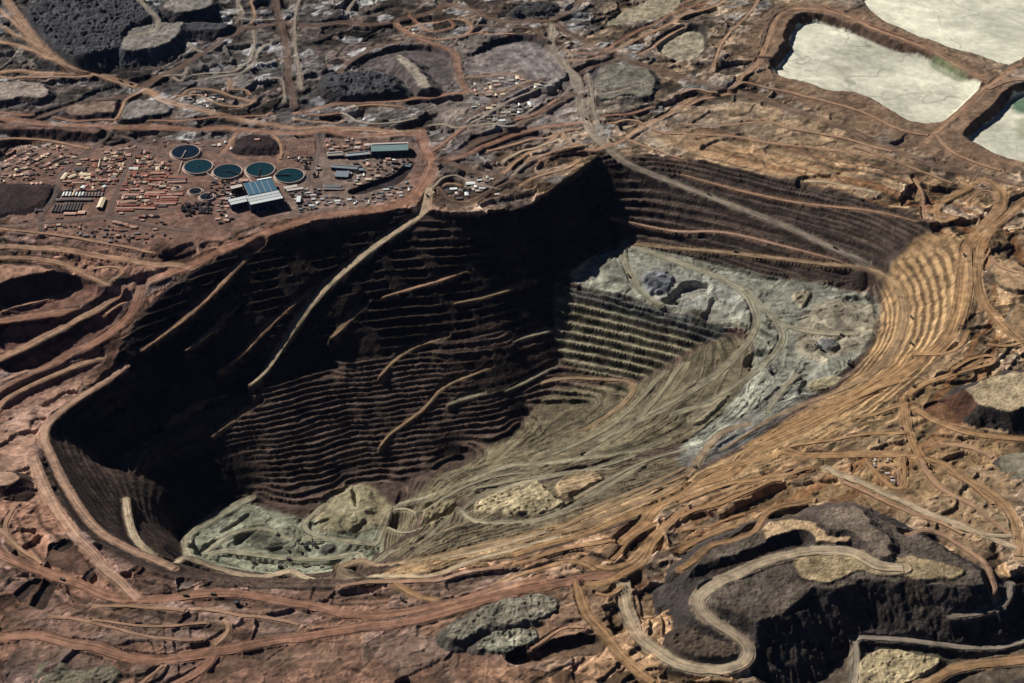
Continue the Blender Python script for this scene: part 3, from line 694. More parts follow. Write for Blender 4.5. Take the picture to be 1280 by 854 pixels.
# stratified colour bands on the walls
GC[PITIN] *= (1 + 0.22 * np.sin(GZ * 0.11 + nn * 5) * sstep(0.3, 0.6, np.abs(nn) + 0.25))[..., None][PITIN]

# ================================================================== ROADS
ROADC = {'red': (alb(182, 128, 96), alb(84, 54, 42)), 'tan': (alb(200, 156, 118), alb(110, 78, 60)), 'gold': (alb(198, 152, 94), alb(92, 60, 36)),
         'grey': (alb(178, 164, 144), alb(94, 84, 74)), 'dark': (alb(126, 96, 78), alb(52, 38, 32)), 'olive': (alb(176, 168, 136), alb(78, 74, 60)),
         'pale': (alb(214, 192, 156), alb(132, 112, 88)), 'asph': (alb(112, 96, 90), alb(70, 60, 58)), 'wood': (alb(186, 154, 112), alb(86, 66, 46)), 'pink': (alb(208, 166, 134), alb(132, 96, 78))}
ROADS = []
def road(px, w, c, smooth=9, cut=1.0, name='haul_road', berm=1.0): ROADS.append((px, w, c, smooth, cut, name, berm))
# -- upper left
road(T('A', [(-30, -80), (20, 0), (110, 120), (180, 210), (300, 265), (430, 300), (520, 330), (620, 375), (760, 410), (900, 450), (1080, 470), (1266, 478)]) + T('B', [(150, 478), (300, 492)]), 34, 'tan')
road(T('A', [(520, 330), (560, 308), (680, 230), (760, 188), (850, 130), (920, 97), (1040, 87), (1266, 92)]) + T('B', [(200, 87), (290, 55), (400, 20), (480, 30), (540, 70), (620, 82), (790, 78)]), 36, 'dark')
road(T('A', [(-40, 140), (100, 180), (190, 215)]), 26, 'tan')
road(T('A', [(-40, 265), (150, 272), (300, 275)]), 26, 'tan')
road(T('A', [(520, 330), (450, 362), (330, 372), (230, 390), (170, 432), (100, 444)]), 24, 'dark')
road(T('A', [(-40, 432), (180, 460), (400, 472), (700, 474), (900, 482), (1266, 495)]) + T('B', [(150, 495), (300, 500)]), 40, 'red')
road(T('A', [(1005, -40), (1030, 90), (1060, 180), (1058, 300), (1085, 400)]), 30, 'dark')
road(T('A', [(410, 480), (370, 530), (310, 570), (220, 640), (205, 720), (150, 790), (150, 860)]), 18, 'asph', name='service_road', berm=0.3)
road(T('A', [(510, 560), (480, 590), (440, 680), (410, 760), (400, 800)]), 14, 'asph', name='service_road', berm=0.3)
road(T('A', [(-40, 835), (180, 822), (400, 800), (550, 785), (640, 770)]), 15, 'asph', name='service_road', berm=0.3)
road(T('A', [(400, 800), (480, 815), (590, 840), (700, 850)]), 15, 'asph', name='service_road', berm=0.3)
road(T('A', [(440, 500), (560, 560), (640, 590)]), 12, 'asph', name='service_road', berm=0.3)
road(T('A', [(760, 540), (850, 585), (920, 610)]), 16, 'asph', name='service_road', berm=0.3)
road(T('A', [(870, 495), (830, 550), (810, 570)]), 16, 'tan', name='service_road', berm=0.3)
road(T('A', [(1190, 500), (1160, 590), (1125, 670), (1180, 690), (1266, 690)]), 16, 'asph', name='service_road', berm=0.3)
road(T('A', [(640, 295), (840, 288), (920, 250), (945, 200), (990, 160)]), 14, 'grey', name='service_road', berm=0.5)
road(T('A', [(690, 160), (710, 180), (750, 190)]), 14, 'grey', name='service_road', berm=0.5)
road(T('A', [(470, 140), (500, 125), (570, 120), (590, 80), (540, 30), (500, -20)]), 20, 'grey', name='service_road')
road(T('A', [(880, -20), (870, 60), (890, 75)]), 12, 'grey', name='service_road', berm=0.5)
road(T('A', [(1080, 420), (1200, 395), (1300, 375)]) + T('B', [(120, 378), (300, 365), (460, 345)]), 22, 'red')
road(T('A', [(640, 370), (720, 320), (850, 350), (940, 380)]), 12, 'tan', name='service_road', berm=0.6)
# -- upper middle
road(T('B', [(785, 85), (765, 180), (820, 240), (872, 290), (890, 350), (890, 430), (930, 500), (1000, 560), (1100, 630), (1266, 690)]) + T('C', [(150, 740), (440, 855)]) + T('F', [(540, 82), (640, 125), (685, 155)]), 34, 'grey', 14)
road(T('B', [(785, 80), (870, 140), (960, 190), (1100, 240), (1266, 292)]) + T('C', [(180, 330), (400, 400), (600, 470), (800, 560), (960, 622), (1100, 648), (1290, 690)]), 40, 'dark')
road(T('B', [(785, 78), (850, 42), (900, -20)]), 30, 'dark')
road(T('B', [(200, 90), (260, 132), (400, 182), (432, 205), (440, 300), (470, 340)]), 24, 'red')
road(T('B', [(295, 490), (320, 560), (352, 600), (330, 650), (300, 700), (240, 752), (120, 778), (0, 785)]) + Z(0, 0, 1, [(380, 275), (335, 290), (299, 305)]) + T('D', [(800, 105), (700, 158), (520, 215), (400, 268), (310, 328), (150, 342), (-40, 352)]), 42, 'red')
road(T('B', [(350, 600), (400, 572), (560, 512), (700, 432), (780, 382), (885, 345)]), 34, 'dark')
road(T('B', [(380, 590), (500, 560), (620, 510), (720, 468), (900, 452)]), 26, 'red')
road(T('B', [(380, 605), (550, 640), (690, 685)]), 28, 'dark')
road(T('B', [(1300, 365), (1130, 460), (1040, 522), (960, 545), (850, 562), (740, 580)]), 24, 'tan')
road(T('B', [(895, 275), (960, 232), (1010, 215)]), 22, 'dark')
road(T('B', [(970, 185), (1100, 115), (1266, 30)]) + T('C', [(80, 20), (170, -30)]), 18, 'red')
road(T('B', [(990, 195), (1120, 135), (1290, 45)]) + T('C', [(100, 40), (200, -20)]), 16, 'tan')
road(T('B', [(0, 265), (80, 192), (230, 150)]), 22, 'dark')
road(T('B', [(900, 345), (1000, 342), (1100, 312)]), 20, 'grey')
road(T('B', [(240, 105), (330, 90), (440, 60), (490, 95), (470, 130), (380, 150), (280, 135)]), 14, 'tan', name='service_road')
road(T('B', [(250, 55), (300, 110), (360, 120), (430, 100), (400, 75)]), 12, 'red', name='service_road')
road(T('B', [(460, 440), (560, 380), (680, 320), (760, 290)]), 18, 'dark')
road(T('B', [(480, 455), (600, 385), (720, 330)]), 12, 'grey', name='service_road')
road(T('B', [(820, 190), (900, 195), (970, 210)]), 12, 'red', name='service_road')
road(T('B', [(840, 230), (900, 220), (960, 205)]), 12, 'tan', name='service_road')
road(T('B', [(470, 290), (600, 270), (680, 280)]), 12, 'tan', name='service_road')
road(T('B', [(600, 640), (700, 560), (800, 500)]), 16, 'tan', name='service_road')
road(T('B', [(630, 650), (740, 570), (850, 515)]), 12, 'grey', name='service_road')
road(Z(380, 160, 4.923, [(800, 380), (900, 340), (960, 360)]), 12, 'tan', name='service_road')
road(Z(380, 160, 4.923, [(1190, 320), (1130, 410), (1020, 480), (900, 500)]), 18, 'dark')
road(Z(395, 165, 7.98, [(0, 30), (30, 140), (0, 330)]), 14, 'asph', name='service_road', berm=0.3)
# -- upper right
road(T('C', [(-20, 405), (90, 362), (200, 345)]), 24, 'tan')
road(T('C', [(190, 320), (290, 240), (330, 130), (360, 60), (400, 30), (560, 40), (700, 100), (850, 160), (960, 200), (1050, 260), (1120, 300)]), 22, 'tan', name='dike_road', berm=0.4)
road(T('C', [(1240, 240), (1130, 320), (1000, 440), (900, 530)]), 24, 'tan', name='dike_road', berm=0.4)
road(T('C', [(1110, 655), (1060, 700), (960, 745), (935, 785), (960, 822), (1010, 800)]), 22, 'gold')
road(T('C', [(1110, 655), (1190, 700), (1180, 775), (1120, 840)]) + T('F', [(1100, 25), (1050, 85), (1042, 180), (1025, 330), (985, 430), (860, 522), (700, 622), (560, 702), (380, 792), (250, 845)]) + T('I', [(200, 80), (0, 145)]) + T('H', [(1150, 210), (1100, 290), (1040, 330)]), 40, 'gold')
road(T('C', [(1290, 720), (1190, 810), (1130, 860)]) + T('F', [(1105, 60), (1090, 200), (1110, 290), (1180, 370), (1300, 470)]), 30, 'gold')
road(T('C', [(0, 490), (200, 505), (420, 540), (600, 560), (780, 580)]), 14, 'tan', name='service_road', berm=0.7)
road(T('C', [(0, 455), (180, 470), (300, 440), (500, 490)]), 12, 'tan', name='service_road', berm=0.7)
road(T('C', [(430, 540), (520, 600), (590, 665)]), 10, 'dark', name='service_road', berm=0.7)
road(T('C', [(860, 650), (890, 720), (900, 800)]), 10, 'tan', name='service_road', berm=0.7)
road(T('C', [(460, 668), (600, 678), (722, 712)]), 20, 'pale', 5)
# -- left shoulder
road(T('D', [(-40, 85), (150, 85), (300, 110), (500, 140), (640, 160), (700, 160)]), 30, 'tan')
road(T('D', [(-40, 120), (200, 132), (300, 180), (360, 215), (450, 240)]), 26, 'tan')
road(T('D', [(-40, 515), (150, 430), (310, 350), (420, 265)]), 34, 'tan')
road(T('D', [(520, 220), (500, 310), (430, 390), (330, 450), (200, 520), (100, 570), (-40, 635)]), 36, 'red')
road(T('D', [(460, 522), (380, 590), (270, 660), (170, 735), (155, 790), (185, 850)]) + T('G', [(215, 80), (270, 180), (350, 290), (500, 380), (640, 432)]), 26, 'pink', 5)
road(T('D', [(370, 490), (250, 540), (100, 600), (-30, 690)]), 26, 'tan')
# -- ramps in the shaded wall (traced on the unbenched wall)
road(T('D', [(965, 70), (900, 125), (800, 240), (730, 310), (640, 380), (525, 470)]), 20, 'tan', 7, name='pit_ramp')
road(T('D', [(880, 290), (800, 380), (740, 430), (685, 475)]), 14, 'tan', 7, name='pit_ramp')
road(T('D', [(1170, 215), (1050, 320), (960, 400), (900, 480), (805, 555)]), 14, 'tan', 7, name='pit_ramp')
road([(536, 235), (531, 260), (511, 280), (482, 298), (455, 318), (430, 338), (397, 368), (374, 399), (350, 436), (333, 467), (314, 487)], 30, 'pale', 9, name='pit_ramp')
road(T('E', [(90, 290), (40, 330), (0, 400), (-30, 440)]), 20, 'wood', 7, name='pit_ramp')
road(T('E', [(400, 408), (250, 455), (190, 510), (150, 570)]), 13, 'wood', 7, name='pit_ramp')
road(T('E', [(560, 520), (480, 560), (400, 575), (350, 620), (320, 680), (180, 770), (150, 830)]), 13, 'wood', 7, name='pit_ramp')
road(T('E', [(490, 150), (400, 205), (250, 240), (160, 275)]), 14, 'tan', 7, name='pit_ramp')
road(T('E', [(715, 210), (560, 265), (420, 295)]), 13, 'wood', 7, name='pit_ramp')
road(T('E', [(530, 620), (450, 640), (400, 670)]), 18, 'olive', 7, name='pit_ramp')
road(T('E', [(800, 385), (720, 410), (640, 430)]), 14, 'olive', 7, name='pit_ramp')
road(T('E', [(800, 515), (700, 570), (610, 620)]), 14, 'olive', 7, name='pit_ramp')
road(T('D', [(460, 520), (420, 560)]), 12, 'pink', 5, name='pit_ramp')
road(T('D', [(830, 630), (730, 660), (610, 750)]), 12, 'wood', 5, name='pit_ramp')
road(T('D', [(960, 655), (860, 720), (780, 790)]), 11, 'wood', 5, name='pit_ramp')
# -- ramps of the back wall and the shelf
road(T('C', [(0, 640), (200, 700), (460, 755), (700, 772), (870, 812)]), 16, 'tan', 9, name='pit_ramp')
road(T('E', [(1000, -20), (1266, 45)]) + T('F', [(130, 15), (300, 60), (500, 112), (640, 150)]), 14, 'pink', 9, name='pit_ramp')
road(T('E', [(1085, 75), (1266, 95)]) + T('F', [(100, 98), (200, 107), (400, 132), (560, 155), (680, 158), (790, 205), (822, 280), (830, 350), (800, 450), (740, 530), (600, 612), (480, 652), (380, 692), (250, 772), (150, 832)]), 24, 'wood', 11, name='pit_ramp')
road(T('E', [(1060, 60), (1030, 90), (1060, 180), (1100, 250), (1180, 305)]), 22, 'olive', 7, name='pit_road')
road(T('E', [(1040, 75), (1150, 110), (1266, 150)]) + T('F', [(120, 188), (230, 242), (270, 300), (288, 370), (230, 470), (130, 562), (0, 645), (-140, 720), (-300, 800)]), 28, 'olive', 9, name='pit_road')
road(T('F', [(240, 250), (340, 350), (420, 392), (560, 412), (640, 400)]), 24, 'olive', 9, name='pit_road')
road(T('F', [(350, 360), (382, 400), (370, 455), (300, 532), (200, 602), (100, 660), (-20, 705)]), 24, 'olive', 9, name='pit_road')
road(T('F', [(430, 560), (390, 600), (320, 690)]), 18, 'olive', 9, name='pit_road')
# -- near slope of the pit
road(T('H', [(0, 445), (220, 400), (400, 375), (700, 312), (840, 290), (1000, 232), (1266, 122)]) + T('F', [(120, 790), (250, 735)]), 24, 'wood', 9, name='pit_road')
road(T('H', [(0, 460), (350, 455), (430, 420), (620, 370), (800, 320)]), 20, 'pale', 9, name='pit_road')
road(T('H', [(135, 335), (180, 245), (280, 190), (420, 112), (600, 62), (780, 42), (1100, 0), (1200, -40)]), 22, 'olive', 9, name='pit_road')
road(T('H', [(-120, 325), (0, 330), (135, 345)]), 18, 'olive', 9, name='pit_road')
road(T('H', [(0, 430), (250, 350), (400, 250), (520, 170), (700, 110), (900, 70), (1080, 20)]), 18, 'olive', 9, name='pit_road')
road(T('H', [(440, 245), (600, 260), (740, 250), (860, 200), (1000, 120), (1110, 60)]), 20, 'olive', 9, name='pit_road')
road(T('H', [(900, 400), (940, 430), (1000, 442), (1080, 402), (1150, 332), (1266, 212)]), 24, 'gold')
road(T('H', [(200, 490), (280, 540), (400, 562), (460, 555)]), 22, 'gold')
road(T('H', [(560, 505), (700, 440), (850, 400), (940, 440)]), 18, 'gold')
road(T('H', [(640, 380), (760, 345), (900, 310), (1040, 250), (1266, 160)]) + T('I', [(80, 90), (250, 40), (430, 0)]), 20, 'gold')
road(T('F', [(250, 820), (420, 730), (600, 650), (760, 560), (860, 470)]), 20, 'gold')
road(T('E', [(1200, 540), (1080, 680), (950, 780), (780, 850)]), 14, 'olive', 7, name='pit_road')
road(T('E', [(1266, 510), (1160, 660), (1050, 770), (900, 850)]), 14, 'olive', 7, name='pit_road')
road(T('E', [(740, 590), (820, 565), (1000, 575), (1080, 580), (1090, 620), (1000, 700), (900, 760)]), 18, 'wood', 7, name='pit_road')
# -- pit bottom
road(T('G', [(465, 190), (470, 250), (490, 310), (540, 355), (600, 392), (720, 424), (860, 452), (960, 466), (1266, 466)]) + T('H', [(120, 450)]), 22, 'pale', 5, name='pit_ramp')
road(Z(220, 600, 4.923, [(460, 110), (350, 170), (230, 240), (90, 330), (60, 400), (80, 470)]), 30, 'olive', 5, name='pit_road')
road(Z(220, 600, 4.923, [(1280, 380), (1150, 400), (960, 370), (830, 340), (770, 300), (800, 250), (920, 150)]), 20, 'olive', 5, name='pit_road')
road(Z(220, 600, 4.923, [(200, 470), (260, 430), (400, 450), (560, 470), (720, 490), (1000, 495), (1200, 490)]), 22, 'olive', 5, name='pit_road')
road(Z(220, 600, 4.923, [(160, 460), (240, 400), (330, 330), (470, 300), (560, 290), (640, 350), (720, 370)]), 18, 'olive', 5, name='pit_road')
# -- foreground
road(T('G', [(-40, 355), (100, 430), (250, 482), (400, 540), (520, 547), (700, 532), (900, 527), (1050, 552), (1266, 605)]) + T('H', [(100, 612), (250, 592), (400, 562), (620, 500), (760, 470)]), 32, 'red')
road(T('G', [(-40, 700), (100, 667), (250, 702), (450, 757), (650, 772), (800, 742), (1000, 702), (1266, 662)]) + T('H', [(150, 642), (300, 622), (450, 572), (600, 532), (780, 492), (880, 472), (960, 452), (1030, 480)]), 36, 'red')
road(T('G', [(790, 745), (760, 800), (650, 855), (600, 880)]), 26, 'red')
road(T('G', [(120, 30), (180, 180), (300, 340), (430, 480), (505, 545)]), 30, 'pink')
road(T('G', [(60, 200), (0, 280), (60, 350)]), 14, 'tan', name='service_road')
road(T('G', [(790, 720), (840, 680), (850, 630), (820, 620)]), 12, 'tan', name='service_road', berm=0.6)
road(T('G', [(190, 615), (330, 625), (450, 660), (600, 690), (750, 705)]), 10, 'tan', name='service_road', berm=0.6)
road(T('G', [(670, 580), (820, 592), (980, 620), (1100, 640)]), 12, 'tan', name='service_road', berm=0.6)
road(T('G', [(350, 570), (430, 575), (560, 575), (680, 590)]), 12, 'tan', name='service_road', berm=0.6)
road(T('G', [(600, 790), (540, 830), (500, 880)]), 10, 'tan', name='service_road', berm=0.6)
road(T('H', [(870, 480), (890, 580), (980, 682), (1060, 782), (1150, 870)]), 28, 'gold')
road(T('H', [(1040, 490), (1060, 620), (1110, 702), (1200, 762), (1290, 800)]) + T('I', [(100, 812), (200, 812), (262, 780), (242, 702), (180, 652), (90, 610), (50, 552), (90, 502), (250, 432), (420, 372), (640, 366), (740, 432), (820, 430)]), 38, 'pale')
road(T('H', [(1266, 210), (1180, 300), (1100, 420), (1040, 480), (900, 490)]), 24, 'gold')
road(T('I', [(380, 10), (650, 20), (850, 8), (1000, 70), (1150, 160), (1238, 240), (1250, 390)]), 30, 'gold')
road(T('F', [(820, 640), (832, 750), (870, 835)]) + T('I', [(900, 60)]), 24, 'gold')
road(T('F', [(840, 640), (870, 602), (960, 562), (1050, 540), (1120, 500)]), 20, 'gold')
road(T('F', [(870, 692), (950, 732), (1100, 782), (1300, 800)]), 26, 'gold')
road(T('F', [(1150, 860), (1060, 820), (960, 810)]), 18, 'tan')
road(T('I', [(540, 68), (700, 132), (830, 192), (960, 252), (1100, 302), (1240, 362)]), 26, 'pale')
road(T('I', [(880, 30), (940, 130), (1000, 160), (1120, 230), (1230, 330)]), 14, 'tan', name='service_road')
road(T('I', [(830, 290), (950, 312), (1080, 390), (1145, 450), (1160, 530)]), 18, 'tan')
road(T('I', [(1215, 500), (1200, 562), (1100, 602), (1000, 612)]), 18, 'grey')
road(T('I', [(640, 692), (750, 682), (950, 712), (1100, 742), (1300, 690)]), 18, 'grey')
road(T('I', [(850, 870), (1050, 792), (1300, 765)]), 34, 'gold')
road(T('I', [(640, 690), (650, 780), (640, 870)]), 14, 'grey', name='service_road')
road(T('I', [(0, 440), (120, 350), (260, 290), (330, 230), (480, 180)]), 20, 'gold')
road(T('I', [(0, 370), (60, 330), (200, 280)]), 16, 'gold')
road(T('I', [(680, 40), (760, 130), (830, 145), (820, 30)]), 12, 'gold', name='service_road')
road(T('I', [(740, 60), (800, 60), (805, 120)]), 9, 'tan', name='service_road')

# -- web of smaller roads between the tips
for pts, w_, c_ in (
    (T('A', [(0, 40), (80, 110), (150, 190)]), 16, 'tan'), (T('A', [(0, 100), (70, 140), (160, 175)]), 14, 'tan'), (T('A', [(0, 285), (120, 290), (260, 285), (330, 282)]), 16, 'tan'),
    (T('A', [(860, 70), (960, 72), (1010, 75)]), 12, 'grey'), (T('A', [(870, 0), (900, 60)]), 12, 'grey'), (T('A', [(920, 0), (940, 60), (930, 90)]), 12, 'tan'), (T('A', [(1100, 0), (1080, 90), (1090, 200), (1110, 330)]), 14, 'grey'),
    (T('A', [(930, 110), (940, 200), (900, 240), (840, 270)]), 12, 'grey'), (T('A', [(600, 290), (700, 270), (850, 275), (900, 240)]), 12, 'grey'), (T('A', [(840, 290), (860, 310), (820, 330), (850, 345), (900, 330), (920, 350)]), 12, 'tan'),
    (T('A', [(640, 350), (750, 360), (850, 400), (930, 390), (940, 370)]), 12, 'tan'), (T('A', [(690, 250), (680, 290)]), 10, 'grey'), (T('A', [(1000, 290), (1040, 280), (1050, 390)]), 12, 'grey'), (T('A', [(1120, 420), (1200, 430), (1266, 420)]), 14, 'red'),
    (T('A', [(430, 440), (450, 380), (520, 345)]), 14, 'tan'), (T('A', [(200, 440), (320, 445), (430, 445)]), 14, 'red'), (T('A', [(0, 415), (120, 430)]), 16, 'red'), (T('A', [(540, 450), (720, 440), (900, 430), (1000, 425)]), 14, 'red'),
    (T('A', [(1080, 440), (1180, 455), (1266, 450)]), 14, 'tan'), (T('A', [(0, 510), (150, 520), (330, 545)]), 14, 'tan'), (T('A', [(1000, 500), (1040, 530), (1030, 590)]), 14, 'tan'),
    (T('B', [(20, 60), (60, 0)]), 14, 'grey'), (T('B', [(0, 420), (60, 455), (200, 455), (280, 440)]), 12, 'grey'), (T('B', [(30, 400), (120, 385), (230, 395)]), 12, 'tan'), (T('B', [(340, 560), (420, 500), (460, 470)]), 14, 'red'), (T('B', [(330, 470), (420, 470), (560, 450), (640, 470)]), 14, 'grey'),
    (T('B', [(470, 340), (560, 350), (620, 330), (700, 300)]), 12, 'tan'), (T('B', [(500, 100), (620, 100), (720, 110), (760, 150)]), 18, 'dark'), (T('B', [(520, 130), (600, 120), (640, 130)]), 12, 'tan'), (T('B', [(430, 140), (500, 130), (540, 110)]), 12, 'red'),
    (T('B', [(640, 440), (740, 420), (800, 370)]), 18, 'red'), (T('B', [(660, 460), (760, 410), (820, 375)]), 12, 'dark'), (T('B', [(540, 560), (640, 540), (760, 500), (860, 480)]), 16, 'tan'), (T('B', [(600, 600), (700, 545), (800, 520)]), 14, 'pale'), (T('B', [(690, 610), (680, 590), (760, 560), (880, 540)]), 16, 'tan'),
    (T('B', [(820, 490), (830, 520), (900, 540)]), 12, 'tan'), (T('B', [(910, 280), (930, 340), (930, 420), (970, 500)]), 16, 'grey'), (T('B', [(970, 430), (1080, 420), (1150, 400)]), 16, 'red'), (T('B', [(980, 455), (1060, 445), (1120, 460)]), 12, 'tan'), (T('B', [(1040, 510), (1120, 540), (1266, 590)]), 14, 'tan'),
    (T('B', [(1150, 480), (1200, 500), (1266, 490)]), 12, 'tan'), (T('B', [(1100, 200), (1180, 160), (1266, 100)]), 14, 'tan'), (T('B', [(660, 690), (720, 650), (850, 620), (880, 590)]), 16, 'tan'), (T('B', [(360, 700), (440, 760), (560, 700), (640, 660)]), 14, 'dark'),
    (T('B', [(340, 690), (400, 650), (500, 670), (580, 700)]), 12, 'grey'), (T('C', [(0, 20), (60, 0)]), 16, 'red'), (T('C', [(300, 165), (330, 60), (400, 30)]), 10, 'dark'), (T('C', [(200, 200), (340, 215)]), 8, 'dark'), (T('C', [(120, 270), (150, 150), (250, 60), (290, 0)]), 14, 'tan'),
    (T('C', [(0, 345), (60, 330), (130, 345)]), 14, 'tan'), (T('C', [(200, 310), (340, 330), (480, 360), (640, 400), (800, 480), (900, 500)]), 16, 'tan'), (T('C', [(300, 440), (420, 480), (600, 510), (780, 560)]), 16, 'tan'), (T('C', [(640, 540), (780, 590), (1000, 680)]), 14, 'tan'),
    (T('C', [(940, 500), (1000, 570), (1080, 600), (1180, 630)]), 16, 'tan'), (T('C', [(1060, 750), (1090, 700), (1150, 700), (1170, 750)]), 10, 'tan'), (T('C', [(1130, 330), (1200, 300), (1280, 290)]), 22, 'tan'), (T('C', [(520, 20), (700, 90), (850, 150)]), 10, 'red'),
    (T('D', [(0, 20), (200, 40), (420, 80), (560, 110)]), 14, 'tan'), (T('D', [(340, 170), (400, 150), (470, 170), (420, 210)]), 12, 'tan'), (T('D', [(0, 320), (120, 300), (200, 270)]), 14, 'tan'), (T('D', [(390, 350), (440, 300), (470, 270)]), 12, 'tan'), (T('D', [(0, 580), (100, 545)]), 16, 'tan'),
    (T('F', [(1140, 130), (1200, 170), (1266, 180)]), 14, 'tan'), (T('F', [(1130, 440), (1200, 460), (1266, 440)]), 14, 'gold'), (T('F', [(1000, 540), (1050, 500), (1140, 480), (1180, 500), (1130, 530), (1020, 550)]), 14, 'gold'), (T('F', [(640, 720), (780, 680), (840, 660)]), 14, 'gold'),
    (T('F', [(400, 830), (560, 790), (720, 770), (830, 770)]), 14, 'gold'), (T('F', [(300, 800), (480, 720), (640, 650), (780, 590), (850, 560)]), 14, 'gold'), (T('F', [(860, 500), (980, 470), (1040, 440), (1060, 400)]), 16, 'gold'), (T('F', [(1060, 90), (1070, 200), (1060, 300), (1030, 380)]), 18, 'gold'),
    (T('H', [(0, 500), (160, 480), (340, 490), (460, 440), (600, 430)]), 14, 'tan'), (T('H', [(380, 400), (560, 360), (760, 300)]), 12, 'pale'), (T('H', [(640, 420), (800, 370), (900, 350), (1000, 330)]), 14, 'gold'), (T('H', [(1000, 400), (1060, 340), (1160, 270)]), 12, 'gold'), (T('H', [(940, 520), (1000, 530), (1040, 510)]), 12, 'gold'),
    (T('H', [(500, 150), (640, 110), (820, 80), (1000, 60)]), 12, 'olive'), (T('H', [(200, 260), (340, 180), (520, 110), (700, 70)]), 12, 'olive'), (T('H', [(180, 330), (300, 270), (420, 210)]), 12, 'olive'), (T('H', [(860, 170), (1000, 100), (1130, 40), (1266, 0)]), 14, 'olive'),
    (T('H', [(900, 220), (1060, 160), (1266, 70)]), 14, 'wood'), (T('H', [(780, 300), (960, 220), (1130, 150), (1266, 95)]), 12, 'wood'), (T('H', [(700, 740), (820, 640), (900, 650)]), 10, 'tan'), (T('G', [(0, 290), (80, 380), (150, 410)]), 12, 'tan'), (T('G', [(340, 620), (480, 640), (640, 650), (760, 640)]), 10, 'tan'),
    (T('I', [(0, 190), (160, 130), (330, 90), (480, 70)]), 16, 'gold'), (T('I', [(0, 250), (100, 210), (240, 150), (370, 110)]), 14, 'gold'), (T('I', [(0, 300), (120, 270), (230, 240)]), 12, 'gold'), (T('I', [(600, 120), (760, 190), (900, 240), (1040, 310)]), 14, 'tan'), (T('I', [(900, 30), (1040, 90), (1150, 200)]), 12, 'gold'), (T('I', [(1000, 280), (1120, 310), (1220, 320)]), 16, 'pale')):
    ROADS.append((pts, w_, c_, 7, 1.0, 'pit_road' if c_ in ('olive', 'wood') else 'service_road', 0.9))
GC0 = None
ROADGEO = []
WILD = fbm(GX, GY, 22, 2, 501)
GC0 = GC.copy()
TR = np.where(PITIN, np.minimum(PITB, GZ + 15), GZ)
for ri, (px, wid, cc, smo, cut, name, berm) in enumerate(ROADS):
    p = chaikin(np.asarray(px, float), 2)
    p3 = raycast(p, TR)
    # drop jumps where the ray slips over an edge
    p3 = resample(p3, 10.0); p3 = p3[:, :3]
    k = smo * 2 + 1
    def smooth1(a, k):
        q = np.r_[np.repeat(a[0], k), a, np.repeat(a[-1], k)]
        return np.convolve(q, np.ones(2 * k + 1) / (2 * k + 1), 'valid')
    for _ in range(2):
        p3[:, 2] = smooth1(p3[:, 2], min(k, 12))
    for _ in range(2):
        q = p3.copy()
        for c_ in (0, 1): q[1:-1, c_] = smooth1(p3[:, c_], 2)[1:-1]
        p3 = q
    hw = wid / 2
    mg = hw + 55
    n_ = len(p3); tl = np.arange(n_) / max(n_ - 1, 1)
    taper = np.ones(n_)
    if name == 'pit_ramp' and n_ > 6: taper = (0.35 + 0.65 * np.clip((1 - tl) / 0.3, 0, 1)) * (1.0 if wid > 21 else (0.35 + 0.65 * np.clip(tl / 0.25, 0, 1)))
    if name == 'pit_ramp': p3[:, 2] -= 2.0
    bb, D, VI, S = pdist(p3[:, :2], mg, np.arange(n_, dtype=float))
    V = np.interp(VI, np.arange(n_), p3[:, 2]).astype(np.float32); HWV = (hw * np.interp(VI, np.arange(n_), taper)).astype(np.float32)
    dd = np.maximum(D - HWV - 2.5, 0)
    g = GZ[bb]
    act = D < mg
    nz = np.clip(g, V - dd * (2.2 if PITIN[bb].mean() > 0.3 and 'pit' in name else 1.2), V + dd * 1.5)
    # windrow along the edge
    bm = np.clip(1 - np.abs(D - HWV - 4.0) / 3.6, 0, 1) * 4.2 * berm * sstep(-0.35, 0.1, WILD[bb])
    nz = nz + np.where(D > HWV, bm, 0)
    GZ[bb] = np.where(act, nz, g)
    RUB[bb] *= sstep(hw, hw + 12, D)
    cL, cD = ROADC[cc]
    kk = (1 - sstep(HWV - 1, HWV + 9, D + WILD[bb] * 5))[..., None] * 0.85
    GC[bb] = GC[bb] * (1 - kk) + (0.35 * GC0[bb] + 0.65 * (0.55 * np.asarray(cL) + 0.45 * np.asarray(cD))) * kk
    REG[bb][(D < hw + 1) & (REG[bb] > 0) & (REG[bb] < RW)] = 0
    ROADGEO.append((np.c_[p3, taper], hw, cc, name))
print('roads carved', time.time() - _T0)

# ---- fine relief everywhere but on the levelled strips
RNEAR = np.full((NR, NC), 99, np.float32)
for (p3, hw, cc, name) in ROADGEO:
    bb, D, _, _ = pdist(p3[:, :2], hw + 20)
    RNEAR[bb] = np.minimum(RNEAR[bb], D - hw)
off = sstep(2, 10, RNEAR)
ponds = np.isin(REG, [i for i, r in enumerate(REGN) if r[0] == 'tailings_pond'])
rough = fbm(GX, GY, 28, 3, 511) * 3.2 + fbm(GX, GY, 10, 2, 512) * 1.3
GZ += rough * off * (0.35 + 0.65 * FLAT) * FLK * np.where(PITIN, 0.45, 0.7 + 0.5 * farn[..., 0]) * np.where(ponds, 0.06, np.where(shm, 0.5, 1.0))

spk = fbm(GX, GY, 16, 3, 521, 0.65); spk2 = fbm(GX, GY, 38, 2, 522)
amp_ = np.where(ponds, 0.08, 1.0) * sstep(0, 8, RNEAR)
GC *= (1 + amp_ * (0.55 * spk + 0.35 * spk2))[..., None]

